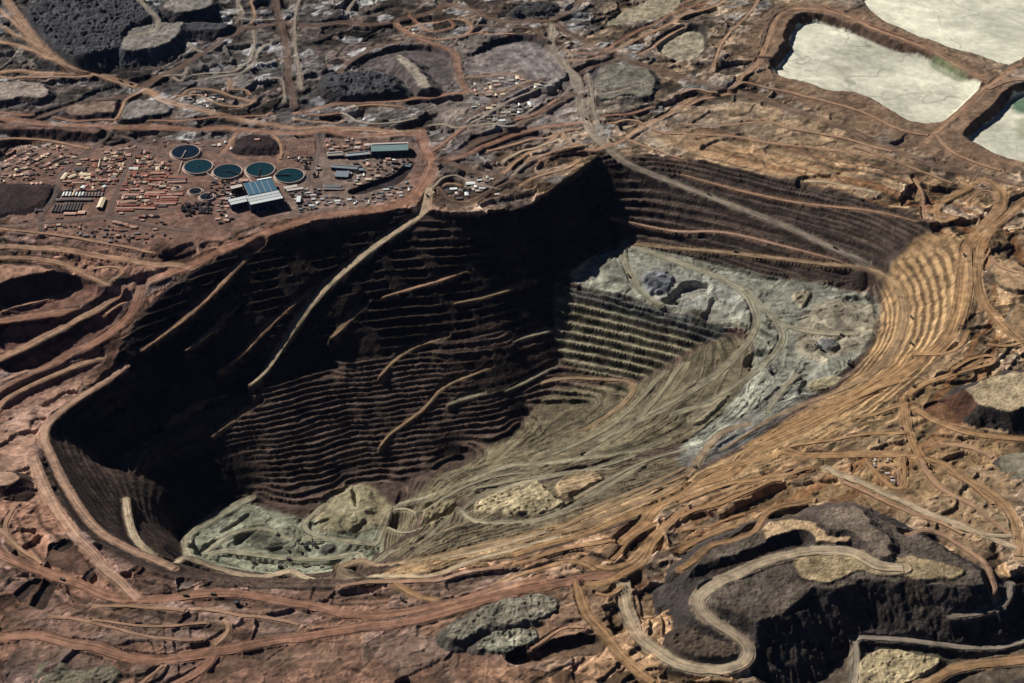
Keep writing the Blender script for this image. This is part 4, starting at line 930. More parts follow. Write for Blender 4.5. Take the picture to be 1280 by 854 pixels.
# ================================================================== MATERIALS
def newmat(name):
    m = bpy.data.materials.new(name); m.use_nodes = True
    nt = m.node_tree
    return m, nt, nt.nodes, nt.links, nt.nodes['Principled BSDF']
def noise_node(nt, vec, scale, detail=4, rough=0.6):
    n = nt.nodes.new('ShaderNodeTexNoise'); n.inputs['Scale'].default_value = scale; n.inputs['Detail'].default_value = detail; n.inputs['Roughness'].default_value = rough
    nt.links.new(vec, n.inputs['Vector']); return n
def mathn(nt, op, a, b=None, c=None):
    n = nt.nodes.new('ShaderNodeMath'); n.operation = op
    for i, v in enumerate((a, b, c)):
        if v is None: continue
        if isinstance(v, (int, float)): n.inputs[i].default_value = v
        else: nt.links.new(v, n.inputs[i])
    return n.outputs[0]
def mulcol(nt, col, fac):
    n = nt.nodes.new('ShaderNodeVectorMath'); n.operation = 'SCALE'
    nt.links.new(col, n.inputs[0]); nt.links.new(fac, n.inputs['Scale']); return n.outputs[0]
def ground_mat(name, bump=1.0, speck=0.5, fine=0.16, rubble=0.0):
    m, nt, N, L, P = newmat(name)
    geo = N.new('ShaderNodeNewGeometry')
    at = N.new('ShaderNodeAttribute'); at.attribute_name = 'albedo'
    pos = geo.outputs['Position']
    n1 = noise_node(nt, pos, fine * 0.6, 6, 0.75)
    n2 = noise_node(nt, pos, 0.03, 3, 0.6)
    f = mathn(nt, 'MULTIPLY_ADD', n1.outputs[0], speck * 2, 1 - speck)
    f = mathn(nt, 'MULTIPLY', f, mathn(nt, 'MULTIPLY_ADD', n2.outputs[0], 0.7, 0.65))
    L.new(mulcol(nt, at.outputs['Color'], f), P.inputs['Base Color'])
    P.inputs['Roughness'].default_value = 0.95
    P.inputs['Specular IOR Level'].default_value = 0.1
    h = n1.outputs[0]
    if rubble:
        v = N.new('ShaderNodeTexVoronoi'); v.inputs['Scale'].default_value = 0.11
        L.new(pos, v.inputs['Vector'])
        h = mathn(nt, 'ADD', h, mathn(nt, 'MULTIPLY', v.outputs['Distance'], -rubble))
    b = N.new('ShaderNodeBump'); b.inputs['Strength'].default_value = min(bump, 1.0); b.inputs['Distance'].default_value = 5.0 * bump
    L.new(h, b.inputs['Height']); L.new(b.outputs[0], P.inputs['Normal'])
    return m
M_GROUND = ground_mat('worked_earth', 0.8, 0.55)
M_DUMP = ground_mat('dumped_rock', 0.9, 0.6, 0.14, 0.5)
M_ROCK = ground_mat('blasted_rock', 0.9, 0.5, 0.18, 0.4)
M_TAIL = ground_mat('dried_tailings', 0.12, 0.12, 0.05)
def road_mat(name, dark, light):
    m, nt, N, L, P = newmat(name)
    uv = N.new('ShaderNodeUVMap')
    sep = N.new('ShaderNodeSeparateXYZ'); L.new(uv.outputs[0], sep.inputs[0])
    cmb = N.new('ShaderNodeCombineXYZ')
    L.new(mathn(nt, 'MULTIPLY', sep.outputs[0], 0.17), cmb.inputs[0]); L.new(mathn(nt, 'MULTIPLY', sep.outputs[1], 0.0035), cmb.inputs[1])
    n1 = noise_node(nt, cmb.outputs[0], 1.0, 4, 0.6)
    geo = N.new('ShaderNodeNewGeometry')
    n2 = noise_node(nt, geo.outputs['Position'], 0.03, 5, 0.7)
    f = mathn(nt, 'ADD', mathn(nt, 'MULTIPLY_ADD', n1.outputs[0], 3.2, -1.3), mathn(nt, 'MULTIPLY_ADD', n2.outputs[0], 2.6, -1.1))
    mr = N.new('ShaderNodeMapRange'); mr.inputs['To Min'].default_value = dark; mr.inputs['To Max'].default_value = light
    L.new(f, mr.inputs['Value'])
    at = N.new('ShaderNodeAttribute'); at.attribute_name = 'albedo'
    L.new(mulcol(nt, at.outputs['Color'], mr.outputs[0]), P.inputs['Base Color'])
    P.inputs['Roughness'].default_value = 0.9; P.inputs['Specular IOR Level'].default_value = 0.15
    b = N.new('ShaderNodeBump'); b.inputs['Strength'].default_value = 0.4; b.inputs['Distance'].default_value = 1.0
    L.new(n1.outputs[0], b.inputs['Height']); L.new(b.outputs[0], P.inputs['Normal'])
    return m
M_HAUL = road_mat('graded_haul_road', 0.5, 1.35)
M_SERV = road_mat('service_track', 0.7, 1.25)

# ================================================================== BUILD THE GROUND MESHES
def add_mesh(name, V, F, mat, cols=None, uvs=None, smooth=True):
    me = bpy.data.meshes.new(name)
    V = np.asarray(V, np.float32); F = np.asarray(F, np.int32)
    me.vertices.add(len(V)); me.vertices.foreach_set('co', V.ravel())
    k = F.shape[1]
    me.loops.add(F.size); me.loops.foreach_set('vertex_index', F.ravel())
    me.polygons.add(len(F)); me.polygons.foreach_set('loop_start', np.arange(0, F.size, k, dtype=np.int32))
    if uvs is not None:
        u = me.uv_layers.new(name='UVMap'); u.data.foreach_set('uv', np.asarray(uvs, np.float32)[F.ravel()].ravel())
    me.update(calc_edges=True)
    me.polygons.foreach_set('use_smooth', np.full(len(F), smooth))
    if cols is not None:
        a = me.color_attributes.new('albedo', 'FLOAT_COLOR', 'POINT')
        c = np.ones((len(V), 4), np.float32); c[:, :3] = np.clip(cols, 0.005, 0.9)
        a.data.foreach_set('color', c.ravel())
    me.materials.append(mat)
    o = bpy.data.objects.new(name, me)
    COL.objects.link(o)
    return o
def tag(o, label=None, cat=None, group=None, kind=None):
    if label: o['label'] = label
    if cat: o['category'] = cat
    if group: o['group'] = group
    if kind: o['kind'] = kind
    return o

idx = np.arange(NR * NC).reshape(NR, NC)
quads = np.stack([idx[:-1, :-1], idx[:-1, 1:], idx[1:, 1:], idx[1:, :-1]], -1).reshape(-1, 4)
fr = REG[:-1, :-1].reshape(-1)
VALL = np.stack([GX, GY, GZ], -1).reshape(-1, 3)
CALL = GC.reshape(-1, 3)
for r, (nm, lab) in enumerate(REGN):
    q = quads[fr == r]
    if len(q) == 0: continue
    used, inv = np.unique(q, return_inverse=True)
    V = VALL[used]; C = CALL[used]; F = inv.reshape(-1, 4)
    if r == 0:
        # carry the sheet on to the horizon in widening rings round the detailed part
        edge = np.r_[idx[0, :-1], idx[:-1, -1], idx[-1, :0:-1], idx[:0:-1, 0]]
        remap = np.full(NR * NC, -1); remap[used] = np.arange(len(used))
        miss = edge[remap[edge] < 0]
        V = list(V); C = list(C); n0 = len(V)
        V = np.vstack([V, VALL[miss]]) if len(miss) else np.asarray(V); C = np.vstack([C, CALL[miss]]) if len(miss) else np.asarray(C)
        remap[miss] = n0 + np.arange(len(miss))
        ring = remap[edge]; ev = VALL[edge]; ec = CALL[edge]
        cen = np.array([0, 5600.0])
        for sc_, fade in ((1.03, 0.8), (1.08, 0.5), (1.2, 0.3), (1.5, 0.0), (2.5, 0), (6, 0), (13, 0)):
            nv = ev.copy(); nv[:, :2] = cen + (ev[:, :2] - cen) * sc_
            nv[:, 2] = ev[:, 2] * fade + fbm(nv[:, 0], nv[:, 1], 200, 3, 3) * 8 * (sc_ < 3) - 1
            s = len(V) + np.arange(len(nv))
            V = np.vstack([V, nv]); C = np.vstack([C, ec * 0.5 + 0.5 * ec.mean(0)])
            F = np.vstack([F, np.stack([ring, np.roll(ring, -1), np.roll(s, -1), s], -1)[:, ::-1]])
            ring = s
    mat = M_GROUND if nm == 'ground' else M_DUMP if nm == 'waste_rock_dump' else M_TAIL if nm == 'tailings_pond' else M_ROCK
    o = add_mesh(nm, V, F, mat, C)
    tag(o, kind='structure')
    if lab: o['label'] = lab
print('ground built', time.time() - _T0)

rseed = 0
for ri, (p3, hw, cc, name) in enumerate(ROADGEO):
    p = resample(p3, 7.0); tap = p[:, 3]
    d = np.gradient(p[:, :2], axis=0); d /= np.linalg.norm(d, axis=1)[:, None] + 1e-9
    nrm = np.stack([d[:, 1], -d[:, 0]], 1)
    s = np.r_[0, np.cumsum(np.hypot(*np.diff(p[:, :2], axis=0).T))]
    offs = np.array([-1, -0.6, -0.2, 0.2, 0.6, 1.0])
    wl_ = tap * hw * (0.97 + 0.34 * fbm(s + ri * 913, s * 0, 35, 3, 601)); wr_ = tap * hw * (0.97 + 0.34 * fbm(s + ri * 517, s * 0 + 9, 35, 3, 602))
    V = []; U = []; CR = []
    cL, cD = ROADC[cc]; mid = 0.6 * np.asarray(cL) + 0.4 * np.asarray(cD)
    for k, of in enumerate(offs):
        w_ = wl_ if of < 0 else wr_
        q = p[:, :2] + nrm * (of * w_)[:, None]
        z = sample(GZ, q[:, 0], q[:, 1])
        loc_ = np.stack([sample(GC0[..., c_], q[:, 0], q[:, 1]) for c_ in range(3)], 1)
        ew = 0.6 if abs(of) > 0.9 else 0.28
        CR.append(loc_ * ew + mid * (1 - ew))
        V.append(np.c_[q, z + 0.45 + 0.012 * ri + (0.25 if abs(of) < 0.9 else 0.0)]); U.append(np.c_[of * w_ + ri * 37.0, s])
    n = len(p); V = np.concatenate(V); U = np.concatenate(U)
    F = []
    for k in range(len(offs) - 1):
        a = np.arange(n - 1) + k * n
        F.append(np.stack([a, a + 1, a + 1 + n, a + n], -1)[:, ::-1])
    keep = (p[:, 1] > Y0 + 3) & (p[:, 1] < Y1 - 5) & (np.abs(p[:, 0]) < HWF(p[:, 1]) - hw - 3)
    F = np.concatenate(F); F = F[np.tile(keep[:-1] & keep[1:], len(offs) - 1)]
    o = add_mesh(name, V, F, M_SERV if hw < 9 else M_HAUL, np.concatenate(CR), U)
    tag(o, kind='structure')
print('roads built', time.time() - _T0)

# ================================================================== AIR
hm = bpy.data.materials.new('thin_blue_air'); hm.use_nodes = True
hn = hm.node_tree.nodes; hn.remove(hn['Principled BSDF'])
pv = hn.new('ShaderNodeVolumePrincipled')
pv.inputs['Color'].default_value = (0.34, 0.52, 1.0, 1.0); pv.inputs['Density'].default_value = 1.3e-6; pv.inputs['Anisotropy'].default_value = 0.0
hm.node_tree.links.new(pv.outputs['Volume'], hn['Material Output'].inputs['Volume'])
e = 60000.0
hv = [(x, y, z) for z in (float(GZ.min()) - 2.0, CH + 60.0) for (x, y) in ((-e, -e), (e, -e), (e, e), (-e, e))]
hme = bpy.data.meshes.new('haze'); hme.from_pydata(hv, [], [(3, 2, 1, 0), (4, 5, 6, 7), (0, 1, 5, 4), (1, 2, 6, 5), (2, 3, 7, 6), (3, 0, 4, 7)]); hme.materials.append(hm)
hz = bpy.data.objects.new('haze', hme); COL.objects.link(hz); tag(hz, kind='stuff')

# ================================================================== THINGS
def plain_mat(name, col, rough=0.8, spec=0.2, var=0.25, scale=0.15, metal=0.0, stripes=0.0):
    m, nt, N, L, P = newmat(name)
    tc = N.new('ShaderNodeTexCoord'); geo = N.new('ShaderNodeNewGeometry')
    n = noise_node(nt, geo.outputs['Position'], scale, 4, 0.65)
    f = mathn(nt, 'MULTIPLY_ADD', n.outputs[0], var * 2, 1 - var)
    rgb = N.new('ShaderNodeRGB'); rgb.outputs[0].default_value = (*[float(c) for c in col], 1)
    oi = N.new('ShaderNodeObjectInfo')
    f = mathn(nt, 'MULTIPLY', f, mathn(nt, 'MULTIPLY_ADD', oi.outputs['Random'], 0.3, 0.85))
    L.new(mulcol(nt, rgb.outputs[0], f), P.inputs['Base Color'])
    P.inputs['Roughness'].default_value = rough; P.inputs['Specular IOR Level'].default_value = spec; P.inputs['Metallic'].default_value = metal
    return m
MW = {'concrete': plain_mat('tank_concrete', alb(182, 158, 146)), 'steel': plain_mat('dark_steel', alb(64, 66, 74), 0.6),
      'white': plain_mat('white_roof_sheet', (0.82, 0.88, 0.9), 0.5, 0.4, 0.1), 'pale': plain_mat('pale_roof_sheet', alb(196, 186, 178), 0.6, 0.3), 'teal': plain_mat('teal_roof_sheet', alb(124, 172, 172), 0.5, 0.4, 0.2),
      'blue': plain_mat('blue_roof_sheet', (0.03, 0.12, 0.2), 0.5, 0.4, 0.3, 0.1), 'bluewall': plain_mat('blue_wall_sheet', (0.012, 0.02, 0.05), 0.6, 0.2), 'greyblue': plain_mat('grey_blue_sheet', alb(110, 126, 140), 0.6),
      'redroof': plain_mat('rust_roof', alb(168, 96, 76), 0.8), 'pinkroof': plain_mat('faded_pink_roof', alb(204, 160, 142), 0.8), 'greyroof': plain_mat('grey_roof', alb(122, 110, 108), 0.8), 'darkroof': plain_mat('dark_roof', alb(78, 70, 72), 0.8),
      'creamroof': plain_mat('cream_roof', alb(220, 198, 166), 0.7), 'wall': plain_mat('painted_wall', alb(150, 122, 106), 0.9), 'darkwall': plain_mat('dark_wall', alb(70, 58, 56), 0.9),
      'yellow': plain_mat('machine_paint', (0.09, 0.075, 0.055), 0.6), 'rubber': plain_mat('tyre_rubber', (0.02, 0.02, 0.022), 0.9), 'glass': plain_mat('cab_glass', (0.03, 0.04, 0.05), 0.15, 0.5), 'black': plain_mat('engine_black', (0.03, 0.03, 0.034), 0.6),
      'rust': plain_mat('rusty_steel', alb(120, 74, 56), 0.8), 'leaf': plain_mat('dusty_leaves', (0.03, 0.038, 0.022), 0.9, 0.1, 0.5, 0.3), 'bark': plain_mat('bark', (0.06, 0.045, 0.035), 0.9)}
def water_mat(name, col):
    m, nt, N, L, P = newmat(name)
    geo = N.new('ShaderNodeNewGeometry')
    n = noise_node(nt, geo.outputs['Position'], 0.035, 3, 0.6)
    rgb = N.new('ShaderNodeRGB'); rgb.outputs[0].default_value = (*col, 1)
    L.new(mulcol(nt, rgb.outputs[0], mathn(nt, 'MULTIPLY_ADD', n.outputs[0], 0.6, 0.7)), P.inputs['Base Color'])
    P.inputs['Roughness'].default_value = 0.25; P.inputs['Specular IOR Level'].default_value = 0.35
    n2 = noise_node(nt, geo.outputs['Position'], 0.5, 3, 0.6)
    b = N.new('ShaderNodeBump'); b.inputs['Strength'].default_value = 0.15; b.inputs['Distance'].default_value = 0.3
    L.new(n2.outputs[0], b.inputs['Height']); L.new(b.outputs[0], P.inputs['Normal'])
    return m
WATER = {'teal': water_mat('teal_slurry_water', (0.005, 0.034, 0.046)), 'navy': water_mat('navy_slurry_water', (0.005, 0.014, 0.03)), 'mid': water_mat('blue_slurry_water', (0.005, 0.024, 0.038)), 'black': water_mat('black_slurry_water', (0.008, 0.012, 0.02))}

def obj(name, me, mat=None, parent=None, loc=(0, 0, 0), rz=0.0, scale=(1, 1, 1)):
    if mat is not None and len(me.materials) == 0: me.materials.append(mat)
    o = bpy.data.objects.new(name, me); COL.objects.link(o)
    o.parent = parent; o.location = loc; o.rotation_euler = (0, 0, rz); o.scale = scale
    return o
def empty(name, loc, rz=0.0, scale=(1, 1, 1)):
    o = bpy.data.objects.new(name, None); COL.objects.link(o)
    o.location = loc; o.rotation_euler = (0, 0, rz); o.scale = scale; o.empty_display_size = 5
    return o
def mesh(name, verts, faces, mat=None):
    me = bpy.data.meshes.new(name); me.from_pydata([tuple(float(c) for c in v) for v in verts], [], faces); me.update()
    if mat is not None: me.materials.append(mat)
    return me
class MB:
    def __init__(s): s.v = []; s.f = []
    def quadbox(s, bot, top):
        """box from 4 bottom and 4 top corners"""
        n = len(s.v); s.v += list(bot) + list(top)
        s.f += [(n + 3, n + 2, n + 1, n), (n + 4, n + 5, n + 6, n + 7)] + [(n + i, n + (i + 1) % 4, n + 4 + (i + 1) % 4, n + 4 + i) for i in range(4)]
    def box(s, x0, x1, y0, y1, z0, z1):
        s.quadbox([(x0, y0, z0), (x1, y0, z0), (x1, y1, z0), (x0, y1, z0)], [(x0, y0, z1), (x1, y0, z1), (x1, y1, z1), (x0, y1, z1)])
    def bar(s, a, b, w, h=None):
        a = Vector(a); b = Vector(b); d = (b - a).normalized(); h = h or w
        up = Vector((0, 0, 1)) if abs(d.z) < 0.95 else Vector((1, 0, 0))
        r = d.cross(up).normalized() * w / 2; u = r.cross(d).normalized() * h / 2
        s.quadbox([tuple(a - r - u), tuple(a + r - u), tuple(a + r + u), tuple(a - r + u)], [tuple(b - r - u), tuple(b + r - u), tuple(b + r + u), tuple(b - r + u)])
    def lathe(s, prof, n=48, cx=0, cy=0):
        k = len(s.v); m = len(prof)
        for i in range(n):
            a = 2 * math.pi * i / n
            for r, z in prof: s.v.append((cx + r * math.cos(a), cy + r * math.sin(a), z))
        for i in range(n):
            for j in range(m - 1):
                a = k + i * m + j; b = k + ((i + 1) % n) * m + j
                s.f.append((a, b, b + 1, a + 1))
    def disc(s, r, z, n=48, cx=0, cy=0):
        k = len(s.v)
        for i in range(n): s.v.append((cx + r * math.cos(2 * math.pi * i / n), cy + r * math.sin(2 * math.pi * i / n), z))
        s.f.append(tuple(range(k, k + n)))
    def cyl(s, r, x, y0, y1, z, n=12):
        k = len(s.v)
        for y in (y0, y1):
            for i in range(n): s.v.append((x + r * math.cos(2 * math.pi * i / n), y, z + r * math.sin(2 * math.pi * i / n)))
        s.f.append(tuple(range(k, k + n))); s.f.append(tuple(range(k + 2 * n - 1, k + n - 1, -1)))
        for i in range(n): s.f.append((k + i, k + n + i, k + n + (i + 1) % n, k + (i + 1) % n))
    def mesh(s, name, mat=None): return mesh(name, s.v, s.f, mat)
def gz(x, y): return float(sample(GZ, np.array([x]), np.array([y]))[0])
def level(x, y, r):
    """lowest and highest ground in a small square"""
    q = np.array([(x + a * r, y + b * r) for a in (-1, 0, 1) for b in (-1, 0, 1)])
    z = sample(GZ, q[:, 0], q[:, 1]); return float(z.min()), float(z.max())

def nth(k):
    W = ['first', 'second', 'third', 'fourth', 'fifth', 'sixth', 'seventh', 'eighth', 'ninth', 'tenth', 'eleventh', 'twelfth']
    return W[k] if k < 12 else str(k + 1) + ('st' if (k + 1) % 10 == 1 and k != 10 else 'nd' if (k + 1) % 10 == 2 else 'rd' if (k + 1) % 10 == 3 else 'th')
# ---------------------------------------------------------------- thickener tanks
def tank(px, R, wat, bridge, label, cat='tank', name='thickener_tank', group=None, h=6.0):
    w = raycast([px])[0]; lo, hi = level(w[0], w[1], R)
    z0 = hi + 0.3
    t = empty(name, (w[0], w[1], z0)); tag(t, label, cat, group)
    m = MB(); m.lathe([(R + 0.9, lo - z0 - 2), (R + 0.9, h), (R - 0.3, h), (R - 0.3, 0.5)], 64); obj('wall', m.mesh('tank_wall', MW['concrete']), None, t)
    m = MB(); m.lathe([(R + 1.0, 0.6), (R + 6.0, 0.4), (R + 7.5, lo - z0 - 3)], 64); obj('apron', m.mesh('tank_apron', MW['concrete']), None, t)
    m = MB(); m.disc(R - 0.35, h - 1.2, 64); obj('water', m.mesh('tank_water', WATER[wat]), None, t)
    m = MB(); m.lathe([(R - 0.4, h - 0.5), (R - 2.6, h - 0.5), (R - 2.6, h - 1.6)], 64); obj('launder', m.mesh('tank_launder', MW['concrete']), None, t)
    m = MB(); m.lathe([(0.1, h + 3), (3.0, h + 3), (3.0, h - 1.5)], 20); obj('drive_head', m.mesh('tank_drive', MW['pale'] if bridge and bridge[1] else MW['steel']), None, t)
    if bridge:
        a = math.radians(bridge[0]); c, s = math.cos(a), math.sin(a)
        m = MB()
        for o_ in (-1.6, 1.6):
            m.bar((-s * o_, c * o_, h + 1.0), (R * c - s * o_, R * s + c * o_, h + 1.0), 0.7, 3.0)
        m.bar((0, 0, h + 0.4), (R * c, R * s, h + 0.4), 3.4, 0.5)
        for k in range(9):
            q = (k + 0.5) / 9 * R
            m.bar((c * q - s * 1.6, s * q + c * 1.6, h + 2.6), (c * q + s * 1.6, s * q - c * 1.6, h + 2.6), 0.5)
        obj('bridge', m.mesh('tank_bridge', MW['pale'] if bridge[1] else MW['steel']), None, t)
    return t
tank((232.1, 191.5), 55, 'navy', (-98, True), 'dark navy round thickener tank, uppermost left of the five', group='round thickener tanks')
tank((247.9, 209.8), 55, 'teal', None, 'teal round thickener tank directly below the dark navy one', group='round thickener tanks')
tank((284.6, 216.2), 55, 'mid', (-30, False), 'blue round thickener tank in the middle of the five', group='round thickener tanks')
tank((325.5, 213.8), 55, 'teal', (-90, False), 'green-teal round thickener tank just behind the blue panelled roof', group='round thickener tanks')
tank((362.2, 221.0), 55, 'teal', (183, False), 'teal round thickener tank furthest right of the five', group='round thickener tanks')
tank(Z(200, 170, 9.815, [(435, 690)])[0], 25, 'black', None, 'small black round tank with pale rim below the teal tanks', 'tank', 'settling_tank', h=4)
tank(Z(200, 170, 9.815, [(575, 760)])[0], 27, 'black', (60, False), 'small black round tank beside the tree grove', 'tank', 'settling_tank', h=4)
tank(Z(200, 170, 9.815, [(205, 645)])[0], 15, 'navy', None, 'smallest round tank with pale ring among the red barracks', 'tank', 'settling_tank', h=3)

# ---------------------------------------------------------------- large works buildings
def frame_from(pa, pb, h):
    g = raycast([pa])[0][2]
    a = unproj([pa], g + h)[0]; b = unproj([pb], g + h)[0]
    d = b - a; L = float(np.hypot(*d)); rz = math.atan2(d[1], d[0])
    return a, L, rz, g
def works(pa, pb, depth, h, name, label, roofm, wallm, style='flat', bands=3, panels=0, cat='building', group=None, bays=0, dock=True):
    """pa, pb: left and right end of the eave nearest the viewer"""
    a, L, rz, _ = frame_from(pa, pb, h)
    c, s = math.cos(rz), math.sin(rz)
    cxy = (a[0] + c * L / 2 - s * depth / 2, a[1] + s * L / 2 + c * depth / 2)
    lo, hi = level(cxy[0], cxy[1], max(L, depth) * 0.35)
    t = empty(name, (a[0], a[1], lo), rz); tag(t, label, cat, group)
    h = h + 0.0
    m = MB(); m.box(0, L, 0, depth, -3, h)
    obj('wall', m.mesh(name + '_wall', MW[wallm]), None, t)
    nb = bays or max(int(L / 9), 2)
    m = MB(); m.box(-0.5, 0.5, -0.6, -0.02, -2, h - 0.4); pm = m.mesh(name + '_pilaster', MW[wallm])
    for k in range(nb + 1): obj('pilaster', pm, None, t, (k * L / nb, 0, 0))
    if dock:
        for k in range(3):
            x = L * (0.2 + 0.3 * k); m = MB(); m.box(x - 3.5, x + 3.5, -0.35, -0.03, 0, 7); obj('door', m.mesh(name + '_door', MW['greyblue']), None, t)
    if style == 'bands':
        dep = depth / bands
        for k in range(bands):
            y0 = k * dep
            m = MB(); m.quadbox([(-1, y0 + (-1 if k == 0 else 0.3), h + 0.3), (L + 1, y0 + (-1 if k == 0 else 0.3), h + 0.3), (L + 1, y0 + dep * 0.62, h + 3.2), (-1, y0 + dep * 0.62, h + 3.2)],
                                [(-1, y0 + (-1 if k == 0 else 0.3), h + 1.0), (L + 1, y0 + (-1 if k == 0 else 0.3), h + 1.0), (L + 1, y0 + dep * 0.62, h + 3.9), (-1, y0 + dep * 0.62, h + 3.9)])
            r = obj('roof', m.mesh(name + '_roof', MW[roofm]), None, t)
            m = MB(); m.bar((0, y0 + 0.5, h + 1.2), (0, y0 + dep * 0.6, h + 3.95), 0.4, 0.5); rm = m.mesh(name + '_rib', MW['greyblue'])
            for q in range(int(L / 12)): obj('roof_rib', rm, None, r, (6 + q * 12, 0, 0))
            m = MB(); m.box(0, L, y0 + dep * 0.64, y0 + dep * 0.98, h + 0.02, h + 1.0); obj('gutter', m.mesh(name + '_gutter', MW['bluewall']), None, t)
    elif style == 'panels':
        w = L / panels
        for k in range(panels):
            m = MB(); m.quadbox([(k * w + 0.5, -1, h + 0.2), ((k + 1) * w - 0.5, -1, h + 0.2), ((k + 1) * w - 0.5, depth + 1, h + 1.4), (k * w + 0.5, depth + 1, h + 1.4)],
                                [(k * w + 0.5, -1, h + 0.8), ((k + 1) * w - 0.5, -1, h + 0.8), ((k + 1) * w - 0.5, depth + 1, h + 2.0), (k * w + 0.5, depth + 1, h + 2.0)])
            obj('roof_panel', m.mesh(name + '_panel', MW[roofm]), None, t)
            m = MB(); m.bar((k * w, -1, h + 1.2), (k * w, depth + 1, h + 2.4), 0.95, 1.0); obj('ridge_rib', m.mesh(name + '_ridge', MW['pale']), None, t)
        m = MB(); m.box(L * 0.5, L, depth + 1.2, depth + 9, h - 2, h + 4.5); obj('head_house', m.mesh(name + '_head', MW['white']), None, t)
    elif style == 'gable':
        ht = depth * 0.18
        for sgn, mt in ((0, roofm), (1, 'pale')):
            y0, y1 = (-1, depth / 2) if sgn == 0 else (depth + 1, depth / 2)
            m = MB(); m.quadbox([(-1, y0, h + 0.1), (L + 1, y0, h + 0.1), (L + 1, y1, h + ht), (-1, y1, h + ht)], [(-1, y0, h + 0.7), (L + 1, y0, h + 0.7), (L + 1, y1, h + ht + 0.7), (-1, y1, h + ht + 0.7)])
            r = obj('roof', m.mesh(name + '_roof', MW[mt]), None, t)
            if L > 60:
                for f in (0.25, 0.5, 0.75):
                    yy = y0 + (y1 - y0) * f; zz = h + (ht) * f + 0.8; m = MB(); m.bar((0, yy, zz), (L, yy, zz), 0.9, 0.5)
                    obj('skylight', m.mesh(name + '_skylight', MW['white' if sgn == 0 else 'greyroof']), None, r)
        m = MB(); m.box(2, L - 2, depth / 2 - 1.4, depth / 2 + 1.4, h + ht - 0.3, h + ht + 1.8); obj('ridge_vent', m.mesh(name + '_vent', MW['greyblue']), None, t)
        for x in (0.0, L):
            me = mesh(name + '_gable', [(x, 0, h), (x, depth, h), (x, depth / 2, h + ht)], [(0, 1, 2)], MW[wallm]); obj('gable_wall', me, None, t)
    else:
        m = MB(); m.quadbox([(-0.8, -0.8, h + 0.1), (L + 0.8, -0.8, h + 0.1), (L + 0.8, depth + 0.8, h + 1.4), (-0.8, depth + 0.8, h + 1.4)], [(-0.8, -0.8, h + 0.7), (L + 0.8, -0.8, h + 0.7), (L + 0.8, depth + 0.8, h + 2.0), (-0.8, depth + 0.8, h + 2.0)])
        obj('roof', m.mesh(name + '_roof', MW[roofm]), None, t)
    return t
K = 9.815
def q1(x, y): return Z(270, 195, K, [(x, y)])[0]
def q2(x, y): return Z(395, 165, 7.98, [(x, y)])[0]
works(q1(425, 592), q1(818, 512), 62, 34, 'concentrator_hall', 'large works hall with three white roof strips and dark blue front wall', 'white', 'bluewall', 'bands', 3)
works(q1(185, 600), q1(480, 535), 42, 24, 'concentrator_wing', 'lower hall with two white roof strips, left of the dark blue walled hall', 'white', 'bluewall', 'bands', 2)
works(q1(402, 478), q1(755, 415), 86, 26, 'filter_building', 'works building with ribbed blue panelled roof in front of the teal tanks', 'blue', 'bluewall', 'panels', 1, 5)
works(q1(190, 395), q1(325, 362), 16, 26, 'crusher_tower', 'tall dark shed with pale roof left of the blue panelled roof', 'pale', 'darkwall', 'flat')
works(q2(552, 192), q2(920, 178), 62, 24, 'workshop_hall', 'largest teal-roofed workshop hall near the upper junction', 'teal', 'bluewall', 'gable')
works(q2(115, 240), q2(262, 232), 26, 14, 'workshop_annex', 'pale-roofed long shed furthest left of the teal-roofed hall', 'pale', 'darkwall', 'gable')
works(q2(305, 240), q2(535, 218), 24, 14, 'workshop_annex', 'long low white-roofed shed joined to the teal-roofed hall', 'white', 'bluewall', 'gable')
works(q2(150, 352), q2(412, 372), 24, 10, 'long_shed', 'long blue-grey roofed shed below the pale-roofed sheds', 'greyblue', 'bluewall', 'gable')
works(q2(188, 442), q2(318, 448), 40, 8, 'flat_shed', 'square grey-teal flat-roofed shed under the long blue-grey roof', 'greyblue', 'darkwall', 'flat')
works(q2(425, 385), q2(470, 388), 14, 9, 'small_shed', 'small blue shed at the right end of the long blue-grey roof', 'greyblue', 'bluewall', 'flat', dock=False)
works(q2(832, 308), q2(940, 318), 20, 10, 'crusher_shed', 'blue shed at the head of the black cutting by the junction', 'greyblue', 'bluewall', 'gable', dock=False)
works(q2(755, 300), q2(815, 305), 14, 8, 'crusher_shed', 'dark small shed left of the blue shed by the junction', 'darkroof', 'darkwall', 'flat', dock=False)
works(q2(75, 545), q2(245, 545), 12, 5, 'barrack', 'upper of two parallel pink barracks right of the tanks', 'pinkroof', 'darkwall', 'gable', dock=False)
works(q2(75, 572), q2(270, 575), 12, 5, 'barrack', 'lower of two parallel pink barracks right of the tanks', 'pinkroof', 'darkwall', 'gable', dock=False)
works(q1(985, 560), q1(1030, 560), 40, 9, 'store_shed', 'narrow white shed standing right of the dark blue hall', 'white', 'darkwall', 'flat', dock=False)
works(q1(845, 405), q1(1000, 375), 14, 7, 'store_shed', 'long pale shed right of the blue panelled roof, below the last tank', 'pale', 'darkwall', 'flat', dock=False)
works(q1(870, 428), q1(1070, 400), 12, 6, 'store_shed', 'second long pale shed below the furthest right tank', 'pale', 'darkwall', 'flat', dock=False)
works(q1(285, 310), q1(390, 310), 14, 8, 'pump_house', 'pink-roofed pump house between the blue and green-teal tanks', 'pinkroof', 'darkwall', 'flat', dock=False)

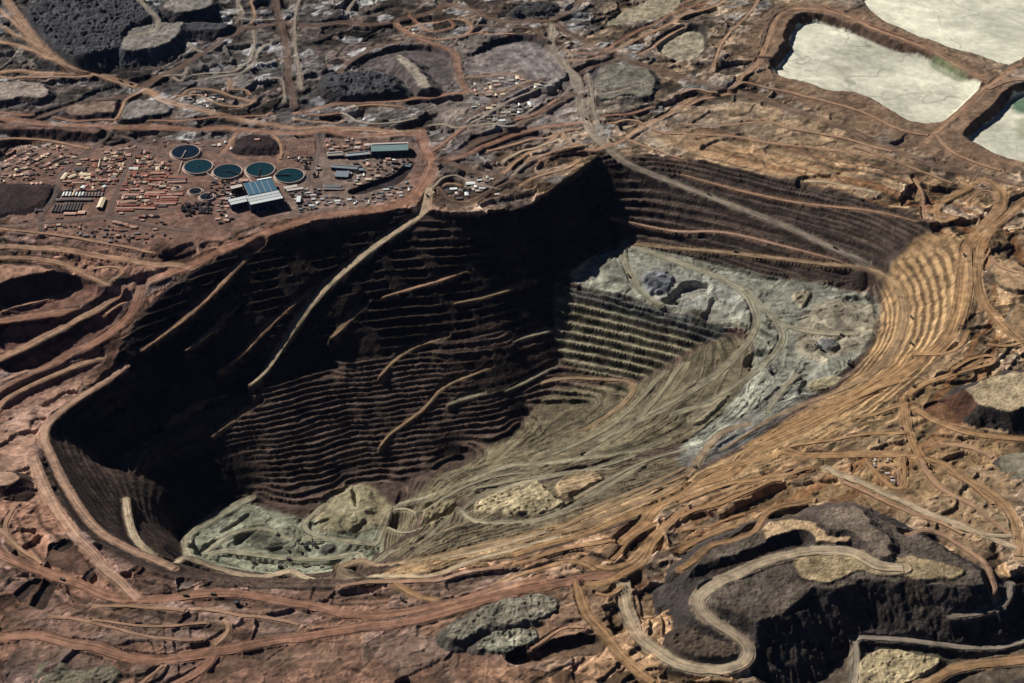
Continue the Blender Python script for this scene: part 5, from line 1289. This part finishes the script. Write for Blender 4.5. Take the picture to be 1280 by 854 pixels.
# ---------------------------------------------------------------- camp houses and sheds: one unit mesh, copied
def unit_house():
    m = MB(); m.box(-0.5, 0.5, -0.5, 0.5, -0.3, 0.62); w = m.mesh('house_wall')
    m = MB()
    m.quadbox([(-0.53, -0.56, 0.63), (0.53, -0.56, 0.63), (0.53, 0, 0.97), (-0.53, 0, 0.97)], [(-0.53, -0.56, 0.68), (0.53, -0.56, 0.68), (0.53, 0, 1.02), (-0.53, 0, 1.02)])
    m.quadbox([(-0.53, 0.001, 0.97), (0.53, 0.001, 0.97), (0.53, 0.56, 0.63), (-0.53, 0.56, 0.63)], [(-0.53, 0.001, 1.02), (0.53, 0.001, 1.02), (0.53, 0.56, 0.68), (-0.53, 0.56, 0.68)])
    r = m.mesh('house_roof')
    for g in (-0.499, 0.499):
        pass
    return w, r
UW, UR = unit_house()
HM = {}
def house(x, y, L, W, H, rz, roof, wall, name, label, cat, group):
    if ('w', wall) not in HM:
        a = UW.copy(); a.materials.append(MW[wall]); HM[('w', wall)] = a
    if ('r', roof) not in HM:
        a = UR.copy(); a.materials.append(MW[roof]); HM[('r', roof)] = a
    lo, hi = level(x, y, min(L, W) * 0.4)
    t = empty(name, (x, y, (lo + hi) / 2), rz, (L, W, H)); tag(t, label, cat, group)
    obj('wall', HM[('w', wall)], None, t); obj('roof', HM[('r', roof)], None, t)
def house_px(pa, pb, W, H, roof, wall, name, label, cat, group=None):
    a, b = raycast([pa, pb])[:, :2]
    d = b - a; L = float(np.hypot(*d)); c = (a + b) / 2
    house(c[0], c[1], L, W, H, math.atan2(d[1], d[0]), roof, wall, name, label, cat, group)
C3 = 9.143
def r1(x, y): return Z(60, 195, C3, [(x, y)])[0]
def r2(x, y): return Z(130, 185, C3, [(x, y)])[0]
for k in range(7):
    x = 180 + k * 37; house_px(r1(x - 8, 470), r1(x + 8, 425), 6.5, 6, 'white' if k != 3 else 'creamroof', 'darkwall', 'bunkhouse', nth(k) + ' bunkhouse from the left in the white-roofed row of seven', 'house', 'row of seven white bunkhouses')
for k in range(6):
    x = 440 + k * 36; house_px(r1(x - 8, 475), r1(x + 8, 425), 7, 6, 'greyroof', 'darkwall', 'bunkhouse', nth(k) + ' grey-roofed bunkhouse counted from the seven white ones', 'house', 'row of grey bunkhouses')
for k in range(10):
    x = 70 + k * 34; y = 610 - (k > 3) * 18; house_px(r1(x - 18, y + 40), r1(x + 16, y - 45), 7, 5, 'darkroof', 'darkwall', 'bunkhouse', nth(k) + ' dark-roofed bunkhouse from the left in the slanting row below the long barrack', 'house', 'slanting row of dark bunkhouses')
house_px(r1(590, 612), r1(635, 500), 20, 11, 'creamroof', 'darkwall', 'assembly_hall', 'tall cream-roofed hall at the right end of the bunkhouse rows', 'hall')
for (x0, x1, y, lab) in ((90, 160, 510, 'left'), (165, 305, 508, 'middle'), (315, 500, 510, 'right')):
    house_px(r1(x0, y), r1(x1, y), 14, 7, 'greyroof', 'darkwall', 'barrack', lab + ' section of the long grey barrack below the white bunkhouses', 'barrack', 'long grey barrack')
house_px(r1(185, 668), r1(320, 668), 13, 6, 'pinkroof', 'wall', 'barrack', 'pink barrack at the bottom left of the bunkhouse rows', 'barrack')
house_px(r1(345, 655), r1(425, 655), 18, 6, 'pinkroof', 'wall', 'barrack', 'wide pink barrack at the bottom of the bunkhouse rows', 'barrack')
house_px(r1(300, 165), r1(430, 160), 22, 7, 'darkroof', 'darkwall', 'courtyard_house', 'dark-roofed house at the top of the camp beside the bending road', 'house')
house_px(r1(585, 150), r1(600, 85), 8, 12, 'creamroof', 'wall', 'camp_hall', 'narrow yellowish hall standing up at the top of the camp', 'hall')
house_px(r1(160, 275), r1(215, 210), 14, 6, 'creamroof', 'wall', 'camp_house', 'cream L-shaped block at the left of the upper camp', 'house')
house_px(r1(360, 222), r1(490, 222), 18, 6, 'creamroof', 'wall', 'camp_house', 'wide cream-roofed block in the upper camp', 'house')
house_px(r1(420, 275), r1(485, 260), 18, 6, 'creamroof', 'wall', 'camp_house', 'cream-roofed block below the wide cream one', 'house')
house_px(r1(235, 262), r1(320, 225), 14, 6, 'creamroof', 'wall', 'camp_house', 'cream slanting block between the two larger cream blocks', 'house')
house_px(r1(165, 300), r1(270, 300), 8, 5, 'pinkroof', 'wall', 'camp_house', 'thin pink shed under the cream blocks, left one', 'house')
house_px(r1(280, 320), r1(410, 318), 8, 5, 'pinkroof', 'wall', 'camp_house', 'thin pink shed under the cream blocks, right one', 'house')
house_px(r1(385, 380), r1(420, 355), 14, 6, 'white', 'wall', 'camp_house', 'small white-roofed house above the row of white bunkhouses', 'house')
house_px(r1(625, 375), r1(660, 355), 12, 7, 'white', 'wall', 'camp_house', 'small white-roofed house above the row of grey bunkhouses', 'house')
house_px(r1(720, 262), r1(780, 255), 26, 6, 'greyroof', 'wall', 'camp_house', 'square grey-roofed house beside the camp road', 'house')
house_px(r1(930, 152), r1(1030, 148), 14, 6, 'white', 'wall', 'camp_house', 'white-roofed house at the top of the red barracks', 'house')
BAR = [(820, 390, 935, 'redroof'), (945, 390, 1070, 'pinkroof'), (860, 455, 1035, 'pinkroof'), (1110, 455, 1270, 'pinkroof'), (815, 535, 1015, 'pinkroof'), (790, 575, 1000, 'redroof'), (790, 605, 975, 'pinkroof'), (785, 632, 975, 'redroof'), (990, 608, 1110, 'pinkroof'),
       (1115, 608, 1225, 'pinkroof'), (945, 215, 1015, 'redroof'), (1060, 218, 1140, 'redroof'), (1180, 195, 1280, 'redroof'), (1060, 580, 1130, 'redroof')]
BAR2 = [(540, 298, 690, 'pinkroof'), (640, 330, 750, 'redroof'), (515, 372, 695, 'redroof'), (745, 352, 935, 'redroof'), (740, 376, 930, 'greyroof'), (735, 400, 930, 'pinkroof'), (480, 520, 690, 'pinkroof'), (480, 548, 785, 'redroof'), (650, 580, 840, 'pinkroof'), (650, 605, 835, 'redroof'), (645, 630, 830, 'redroof'),
        (640, 652, 815, 'pinkroof'), (620, 672, 715, 'greyroof'), (410, 318, 510, 'redroof'), (300, 290, 380, 'redroof'), (800, 540, 900, 'pinkroof'), (360, 690, 580, 'redroof')]
for (fn, LST, side) in ((r1, BAR, 'block beside the camp road'), (r2, BAR2, 'block nearest the small tanks')):
    for kb, (x0, y, x1, c) in enumerate(sorted(LST, key=lambda q: q[1])):
        house_px(fn(x0, y), fn(x1, y - 3), 9.0, 5.5, c, 'wall', 'miners_barrack', 'long ' + {'redroof': 'rust-red', 'pinkroof': 'faded pink', 'greyroof': 'grey'}[c] + ' roofed barrack, ' + nth(kb) + ' from the top in the ' + side, 'barrack', 'rows of red and pink barracks')
# village in the upper left: slanting rows of small houses
VR = [((20, 250), (110, 215), 5), ((30, 285), (200, 205), 8), ((100, 300), (250, 225), 8), ((180, 305), (330, 225), 8), ((260, 330), (440, 240), 9), ((330, 335), (450, 270), 6), ((0, 330), (60, 300), 3), ((100, 340), (180, 325), 4), ((90, 375), (230, 365), 6), ((200, 430), (290, 425), 3)]
for jv, (a, b_, n) in enumerate(VR):
    for k in range(n):
        f = (k + 0.5) / n
        p = Z(0, 150, 5.333, [(a[0] + (b_[0] - a[0]) * f, a[1] + (b_[1] - a[1]) * f)])[0]
        w = raycast([p])[0]; vr = random.choice(('pinkroof', 'creamroof', 'greyroof', 'darkroof', 'pinkroof'))
        house(w[0], w[1], random.uniform(12, 17), random.uniform(9, 12), random.uniform(5, 6.5), random.choice((0.55, 0.6, 2.1)), vr, 'wall', 'village_house', {'pinkroof': 'pink', 'creamroof': 'cream', 'greyroof': 'grey', 'darkroof': 'dark'}[vr] + '-roofed village house, ' + nth(k) + ' from the left in slanting row ' + nth(jv) + ' at the upper left', 'house', 'village houses in slanting rows')
VR2 = [(r1(160, 95), r1(480, 40), 9), (r1(500, 60), r1(880, 30), 11), (r1(520, 120), r1(880, 110), 10), (r1(560, 190), r1(800, 180), 8), (r1(500, 290), r1(780, 280), 9), (r1(200, 400), r1(480, 395), 8), (r1(500, 400), r1(640, 395), 4),
       (r2(20, 60), r2(290, 80), 8), (r2(330, 110), r2(560, 120), 7), (r2(330, 60), r2(640, 60), 8), (r2(300, 165), r2(560, 200), 7), (r2(560, 190), r2(760, 260), 6), (r2(300, 320), r2(500, 330), 6), (r2(200, 400), r2(480, 410), 8), (r2(520, 430), r2(700, 450), 6), (r2(200, 580), r2(440, 575), 7), (r2(470, 610), r2(620, 650), 5), (r2(150, 640), r2(400, 650), 8),
       (r1(-40, 820), r1(140, 800), 5), (r1(750, 760), r1(1000, 830), 8), (r1(1040, 700), r1(1250, 690), 6), (r1(820, 660), r1(1000, 680), 5), (r1(-150, 640), r1(-30, 620), 4)]
for jv, (a_, b_, n) in enumerate(VR2):
    for k in range(n):
        f = (k + 0.5) / n; w = raycast([(a_[0] + (b_[0] - a_[0]) * f, a_[1] + (b_[1] - a_[1]) * f)])[0]
        if float(sample(RNEAR, w[:1], w[1:2])[0]) < 5: continue
        vr = random.choice(('pinkroof', 'creamroof', 'redroof', 'darkroof', 'greyroof', 'pinkroof', 'redroof'))
        house(w[0], w[1], random.uniform(12, 24), random.uniform(7, 11), random.uniform(5, 7), random.choice((0.02, 0.05, 0.1, 1.6)), vr, 'wall', 'camp_house', {'pinkroof': 'pink', 'creamroof': 'cream', 'greyroof': 'grey', 'darkroof': 'dark', 'redroof': 'rust-red'}[vr] + '-roofed house, ' + nth(k) + ' from the left in the ' + nth(jv) + ' house row of the camp', 'house', 'small houses of the miners camp')
# crowded works yard: small sheds and containers
RNAME = {'pale': 'pale', 'white': 'white', 'pinkroof': 'pink', 'redroof': 'rust-red', 'greyroof': 'grey', 'darkroof': 'dark', 'creamroof': 'cream', 'greyblue': 'blue-grey'}
def hl(rr, roofs, name, label, L, sizes, cat, group):
    r = rr.choice(roofs); big = 'larger' if L > sizes[0] + 0.7 * (sizes[1] - sizes[0]) else 'small'
    return r, rr.choice(('wall', 'darkwall')), name, big + ' ' + RNAME[r] + '-roofed ' + label.replace('small ', '').replace('pale ', '', 1 if 'small pale' in label else 0).replace('tan ', '', 1 if 'small tan' in label else 0), cat, group
def number_from_left(group):
    S = [o for o in COL.objects if o.parent is None and o.get('group') == group]
    by = {}
    for o in S: by.setdefault(o['label'], []).append(o)
    for l, os_ in by.items():
        if len(os_) > 1:
            for k, o in enumerate(sorted(os_, key=lambda q: q.location.x / (q.location.y + 1))): o['label'] = l + ', ' + nth(k) + ' from the left'
def scatter(poly, n, name, label, cat, group, sizes, roofs, hmax, seed):
    rr = random.Random(seed)
    P = raycast(poly)[:, :2]; done = []
    x0, y0 = P.min(0); x1, y1 = P.max(0); tries = 0
    while len(done) < n and tries < 6000:
        tries += 1
        x, y = rr.uniform(x0, x1), rr.uniform(y0, y1)
        ins = False
        for i in range(len(P)):
            (xa, ya), (xb, yb) = P[i], P[(i + 1) % len(P)]
            if (ya > y) != (yb > y) and x < (xb - xa) * (y - ya) / (yb - ya + 1e-9) + xa: ins = not ins
        if not ins or float(sample(RNEAR, np.array([x]), np.array([y]))[0]) < 8: continue
        L = rr.uniform(*sizes)
        if any(math.hypot(x - a, y - b) < (L + c) * 0.55 for a, b, c in done): continue
        lo, hi = level(x, y, 8)
        if hi - lo > 5: continue
        done.append((x, y, L))
        house(x, y, L, L * rr.uniform(0.35, 0.7), rr.uniform(4, hmax), rr.choice((0.05, 0.12, 0.2, 1.65)), *hl(rr, roofs, name, label, L, sizes, cat, group))
    number_from_left(group)
scatter([q2(90, 80), q2(520, 70), q2(540, 190), q2(110, 200)], 22, 'yard_shed', 'small shed in the yard above the pale-roofed long shed', 'shed', 'sheds above the workshop annex', (10, 24), ('pale', 'pinkroof', 'darkroof', 'greyroof'), 8, 1)
scatter([q2(440, 280), q2(940, 270), q2(800, 430), q2(560, 500), q2(330, 560), q2(330, 380)], 42, 'yard_shed', 'small shed in the cluttered yard below the teal-roofed hall', 'shed', 'sheds in the cluttered yard', (9, 24), ('pale', 'white', 'pinkroof', 'darkroof', 'greyroof', 'creamroof'), 8, 2)
scatter([q2(0, 650), q2(480, 660), q2(900, 480), q2(960, 560), q2(840, 680), q2(500, 720), q2(0, 740)], 46, 'yard_shed', 'small shed between the black cutting and the crest road', 'shed', 'sheds along the crest road', (9, 22), ('pale', 'white', 'greyroof', 'darkroof', 'greyblue'), 7, 3)
scatter([q1(60, 340), q1(330, 320), q1(180, 560), q1(40, 540)], 16, 'yard_shed', 'small shed left of the white-striped halls', 'shed', 'sheds left of the white-striped halls', (9, 20), ('pale', 'white', 'darkroof', 'pinkroof'), 9, 4)
scatter([q1(0, 560), q1(130, 560), q1(190, 800), q1(0, 840)], 14, 'yard_shed', 'small shed below the tree grove beside the white-striped halls', 'shed', 'sheds below the grove', (9, 20), ('pale', 'white', 'darkroof', 'pinkroof'), 7, 5)
scatter([q1(860, 450), q1(1270, 390), q1(1270, 640), q1(1040, 700), q1(1000, 560)], 34, 'yard_shed', 'small shed right of the dark blue walled hall', 'shed', 'sheds right of the dark blue hall', (8, 20), ('pale', 'white', 'darkroof', 'greyroof', 'greyblue'), 8, 6)
scatter([r2(20, 60), r2(760, 150), r2(740, 260), r2(20, 260)], 30, 'camp_shed', 'small shed between the village road and the navy tank', 'shed', 'sheds between village and tanks', (10, 24), ('pinkroof', 'creamroof', 'redroof', 'greyroof'), 6, 7)
scatter([r1(520, 90), r1(880, 90), r1(800, 320), r1(480, 340)], 24, 'camp_shed', 'small shed in the middle of the upper camp', 'shed', 'sheds in the upper camp', (9, 20), ('pinkroof', 'creamroof', 'redroof', 'darkroof'), 6, 8)
scatter([r2(420, 560), r2(640, 560), r2(640, 690), r2(380, 690)], 14, 'camp_shed', 'small shed among the lower rows of barracks', 'shed', 'sheds among the lower barracks', (8, 18), ('pinkroof', 'creamroof', 'redroof'), 5, 9)
scatter(Z(0, 150, 5.333, [(500, 720), (900, 700), (940, 800), (560, 830)]), 18, 'camp_shed', 'small hut below the asphalt road under the camp', 'shed', 'huts below the camp road', (8, 20), ('pinkroof', 'darkroof', 'greyroof'), 5, 10)
scatter(Z(425, 0, 2.944, [(400, 640), (560, 650), (580, 720), (420, 740)]), 20, 'yard_shed', 'small pale shed in the yard right of the main pit ramp', 'shed', 'sheds right of the main pit ramp', (12, 34), ('white', 'pale', 'greyroof'), 6, 11)
scatter(Z(425, 0, 2.944, [(470, 310), (660, 280), (700, 330), (480, 380)]), 16, 'yard_shed', 'small tan shed on the terrace at the top centre', 'shed', 'sheds on the upper terrace', (12, 30), ('creamroof', 'pinkroof', 'pale'), 6, 12)
scatter(Z(0, 0, 2.944, [(690, 330), (840, 360), (780, 400), (660, 360)]), 18, 'yard_shed', 'small shed in the long yard above the red service road', 'shed', 'sheds in the long yard', (10, 24), ('pale', 'pinkroof', 'greyroof'), 6, 13)
scatter(Z(850, 564, 2.944, [(660, 30), (820, 20), (830, 140), (740, 110)]), 12, 'yard_shed', 'small shed inside the fenced yard right of the pale road', 'shed', 'sheds in the fenced yard', (7, 14), ('creamroof', 'pale', 'darkroof'), 5, 14)
scatter(Z(0, 150, 5.333, [(0, 150), (420, 170), (520, 240), (380, 330), (330, 400), (0, 420)]), 70, 'village_hut', 'small hut around the upper left village', 'shed', 'huts around the village', (8, 17), ('pinkroof', 'creamroof', 'redroof', 'greyroof', 'darkroof'), 6, 21)
scatter([r1(120, 100), r1(880, 20), r1(800, 330), r1(480, 420), r1(160, 400)], 60, 'camp_hut', 'small hut between the rows of the upper camp', 'shed', 'huts between the camp rows', (8, 18), ('pinkroof', 'creamroof', 'redroof', 'greyroof', 'darkroof'), 6, 22)
scatter([r2(180, 150), r2(820, 280), r2(900, 520), r2(860, 690), r2(150, 700)], 80, 'camp_hut', 'small hut among the red barracks', 'shed', 'huts among the red barracks', (8, 18), ('pinkroof', 'redroof', 'redroof', 'greyroof'), 5, 23)
scatter([q1(-60, 260), q1(320, 290), q1(330, 470), q1(180, 560), q1(-60, 540)], 34, 'works_hut', 'small hut below the blue tank', 'shed', 'huts below the blue tank', (8, 18), ('pale', 'darkroof', 'greyroof', 'pinkroof'), 8, 24)
scatter([q1(860, 20), q1(1270, 20), q1(1270, 240), q1(1130, 330), q1(1090, 130)], 26, 'works_hut', 'small hut behind the right-hand tanks', 'shed', 'huts behind the right-hand tanks', (8, 20), ('pale', 'darkroof', 'greyroof', 'pinkroof'), 8, 25)
scatter([(120, 178), (330, 174), (330, 188), (270, 192), (200, 184), (120, 190)], 26, 'works_hut', 'small hut below the long red service road', 'shed', 'huts below the red service road', (8, 20), ('pale', 'darkroof', 'greyroof', 'pinkroof'), 6, 26)
scatter(Z(425, 0, 2.944, [(480, 400), (640, 330), (760, 300), (700, 400), (560, 470)]), 30, 'works_hut', 'small pale shed on the ribbed tips at top centre', 'shed', 'sheds on the ribbed tips', (10, 26), ('white', 'pale', 'greyroof', 'creamroof'), 7, 27)
scatter(Z(0, 150, 5.333, [(180, 660), (900, 640), (1200, 700), (1180, 830), (400, 850), (60, 780)]), 40, 'camp_hut', 'small hut on the slope below the camp', 'shed', 'huts below the camp', (7, 16), ('pinkroof', 'darkroof', 'greyroof', 'redroof'), 5, 28)
# pipelines
def pipeline(pts, label, lift=4.0, r=1.1, mat='pale'):
    w = raycast(pts); t = empty('pipeline', (w[0][0], w[0][1], w[0][2])); tag(t, label, 'pipeline')
    p = resample(w, 18.0) - w[0]
    m = MB()
    for i in range(len(p) - 1): m.bar(p[i] + (0, 0, lift), p[i + 1] + (0, 0, lift), r * 2)
    obj('pipe', m.mesh('pipe', MW[mat]), None, t)
    for i in range(len(p)):
        m = MB(); m.box(p[i][0] - 0.5, p[i][0] + 0.5, p[i][1] - 0.5, p[i][1] + 0.5, p[i][2] - 1, p[i][2] + lift - r + 0.1); obj('trestle', m.mesh('trestle', MW['steel']), None, t)
pipeline(Z(200, 170, K, [(560, 455), (630, 510), (700, 555)]), 'pale pipeline running from the second teal tank towards the blue tank')
pipeline(Z(200, 170, K, [(1065, 500), (1100, 545), (1130, 585)]), 'pale pipeline from the green-teal tank to the blue panelled roof')
pipeline(Z(200, 170, K, [(270, 320), (250, 390), (225, 460)]), 'pale pipeline leaving the navy tank past the barracks')
# dark block of bins and sheds beside the small tanks
for j in range(6):
    for i in range(9):
        x = 880 + i * 40 + (j % 2) * 8; y = 645 + j * 26
        if (x > 1000 and y > 770) or random.random() < 0.12: continue
        house_px(r2(x, y), r2(x + random.uniform(20, 32), y - 1), random.uniform(9, 13), random.uniform(6, 12), 'darkroof' if random.random() < 0.9 else 'greyroof', 'darkwall', 'ore_bin', 'dark bin, ' + nth(i) + ' along the ' + nth(j) + ' row of the blackish block', 'bin', 'block of dark bins')
# ---------------------------------------------------------------- mining machines
def truck_meshes():
    d = {}
    m = MB(); m.box(-6.5, 5.5, -1.6, 1.6, 1.8, 3.2); m.box(3.8, 6.6, -3.2, 3.2, 2.6, 4.2); d['chassis'] = m.mesh('truck_chassis', MW['black'])
    m = MB()
    m.quadbox([(-6.8, -3.3, 4.4), (3.2, -2.6, 3.5), (3.2, 2.6, 3.5), (-6.8, 3.3, 4.4)], [(-7.2, -3.6, 6.6), (3.6, -3.6, 6.6), (3.6, 3.6, 6.6), (-7.2, 3.6, 6.6)])
    m.box(3.3, 7.0, -3.5, 3.5, 6.62, 7.0); d['dump_body'] = m.mesh('truck_body', MW['yellow'])
    m = MB(); m.box(4.2, 6.4, 0.6, 3.0, 4.25, 6.3); d['cab'] = m.mesh('truck_cab', MW['glass'])
    m = MB(); m.box(4.4, 6.5, -3.0, 0.3, 4.25, 5.2); d['hood'] = m.mesh('truck_hood', MW['yellow'])
    m = MB(); m.cyl(1.8, 0, -0.65, 0.65, 0, 14); d['wheel'] = m.mesh('truck_wheel', MW['rubber'])
    return d
TM = truck_meshes()
def truck(px, rz, label, group):
    w = raycast([px])[0]; lo, hi = level(w[0], w[1], 5)
    t = empty('haul_truck', (w[0], w[1], hi + 0.3), rz); tag(t, label, 'truck', group)
    for n in ('chassis', 'dump_body', 'cab', 'hood'): obj(n, TM[n], None, t)
    for x in (-4.2, 4.6):
        for y in (-2.9, 2.9): obj('wheel', TM['wheel'], None, t, (x, y, 1.8))
def shovel_meshes():
    d = {}
    m = MB(); m.box(-6, 6, -5.5, -3, 0, 2.6); m.box(-6, 6, 3, 5.5, 0, 2.6); m.box(-4, 4, -3, 3, 1, 2.4); d['crawler'] = m.mesh('shovel_crawler', MW['black'])
    m = MB(); m.box(-9, 4, -5, 5, 2.9, 10); m.box(-8, -2, -4, 4, 10, 11); d['machine_house'] = m.mesh('shovel_house', MW['steel'])
    m = MB(); m.box(1.5, 5, 2.5, 5.2, 10.05, 13); d['cab'] = m.mesh('shovel_cab', MW['glass'])
    m = MB(); m.bar((4, -1.2, 5), (19, -0.8, 17), 1.0, 1.6); m.bar((4, 1.2, 5), (19, 0.8, 17), 1.0, 1.6); m.bar((2, 0, 10), (4, 0, 16), 1.0); m.bar((4, 0, 16), (19, 0, 17), 0.3); d['boom'] = m.mesh('shovel_boom', MW['steel'])
    m = MB(); m.bar((9, 0, 10.5), (20, 0, 4.0), 1.0, 1.2); d['dipper_arm'] = m.mesh('shovel_arm', MW['steel'])
    m = MB(); m.quadbox([(18.5, -2.2, 1.5), (22.5, -2.2, 1.0), (22.5, 2.2, 1.0), (18.5, 2.2, 1.5)], [(18.8, -2.4, 5.5), (23, -2.4, 5.0), (23, 2.4, 5.0), (18.8, 2.4, 5.5)]); d['dipper'] = m.mesh('shovel_dipper', MW['black'])
    return d
SM = shovel_meshes()
def shovel(px, rz, label):
    w = raycast([px])[0]; lo, hi = level(w[0], w[1], 6)
    t = empty('rope_shovel', (w[0], w[1], hi), rz); tag(t, label, 'excavator', 'rope shovels in the pit')
    for n, me in SM.items(): obj(n, me, None, t)
F5 = [(625, 340), (755, 378), (690, 435), (475, 508), (765, 445), (695, 490), (800, 540), (900, 548), (963, 543)]
for k, p in enumerate(sorted(F5)): truck(Z(220, 600, 4.923, [p])[0], 0.3 + k * 0.9, nth(k) + ' haul truck from the left on the greenish pit floor', 'haul trucks on the pit floor')
for p, rz, lab in ((T('F', [(595, 412)])[0], 2.6, 'haul truck on the pale shelf road below the back wall'), (T('F', [(850, 355)])[0], 1.7, 'haul truck at the foot of the golden benches, upper one'), (T('F', [(852, 450)])[0], 2.2, 'haul truck at the foot of the golden benches, lower one'),
                   (T('F', [(205, 105)])[0], 2.9, 'haul truck on the pink ramp of the back wall'), (T('F', [(190, 98)])[0], 2.9, 'haul truck following close behind on the pink ramp'), (T('F', [(570, 90)])[0], 2.6, 'haul truck near the lower end of the long grey haul road'), (T('C', [(105, 718)])[0], 2.5, 'haul truck halfway down the long grey haul road'),
                   (T('B', [(905, 440)])[0], 1.8, 'haul truck on the bend of the grey haul road'), (T('B', [(995, 520)])[0], 2.4, 'haul truck below the bend of the grey haul road'), (T('A', [(445, 300)])[0], 2.8, 'haul truck left of the upper left crossroads'), (T('A', [(482, 312)])[0], 2.8, 'haul truck at the upper left crossroads'),
                   (q2(1105, 640), 1.9, 'haul truck at the top of the main pale pit ramp'), (T('I', [(300, 85)])[0], 0.5, 'haul truck on the golden road above the huge dark dump'), (T('I', [(55, 62)])[0], 0.5, 'haul truck further along the golden road beside the blue-grey shelf'),
                   (T('G', [(683, 533)])[0], 3.1, 'haul truck on the red road in front of the pit'), (T('G', [(785, 530)])[0], 3.1, 'second haul truck on the red road in front of the pit'), (T('G', [(230, 545 - 70)])[0], 2.7, 'haul truck on the red road near the left edge'), (T('H', [(230, 548)])[0], 2.6, 'haul truck on the pad below the pit rim'),
                   (T('F', [(860, 600)])[0], 0.9, 'haul truck on the golden side road by the right rim'), (T('F', [(1045, 120)])[0], 1.5, 'haul truck on the dark bend at the right rim'), (T('F', [(1050, 560)])[0], 0.4, 'haul truck beside the looped golden road'), (T('H', [(265, 362)])[0], 0.5, 'haul truck on the near slope of the pit'), (T('E', [(1060, 195)])[0], 1.8, 'haul truck on the shelf road beside the dark wall')):
    truck(p, rz, lab, 'haul trucks on the roads')
for p, rz, lab in ((T('F', [(335, 548)])[0], 0.4, 'rope shovel beside the dark cut on the lower shelf'), (T('F', [(512, 462)])[0], 2.2, 'rope shovel on the grey muck pile of the shelf'), (T('F', [(622, 518)])[0], 1.2, 'rope shovel nearest the right-hand wall of the shelf'), (Z(770, 310, 5.543, [(365, 338)])[0], 1.9, 'rope shovel in the pale loading bay under the dark scarp'),
                   (Z(220, 600, 4.923, [(805, 420)])[0], 1.0, 'rope shovel in the middle of the pit floor'), (Z(220, 600, 4.923, [(850, 402)])[0], 2.0, 'rope shovel beside the dark muck pile on the pit floor'), (Z(220, 600, 4.923, [(645, 542)])[0], 0.0, 'rope shovel at the front edge of the pit floor'), (T('G', [(875, 565)])[0], 0.6, 'rope shovel parked below the red road in front of the pit')):
    shovel(p, rz, lab)
print('things built', time.time() - _T0)
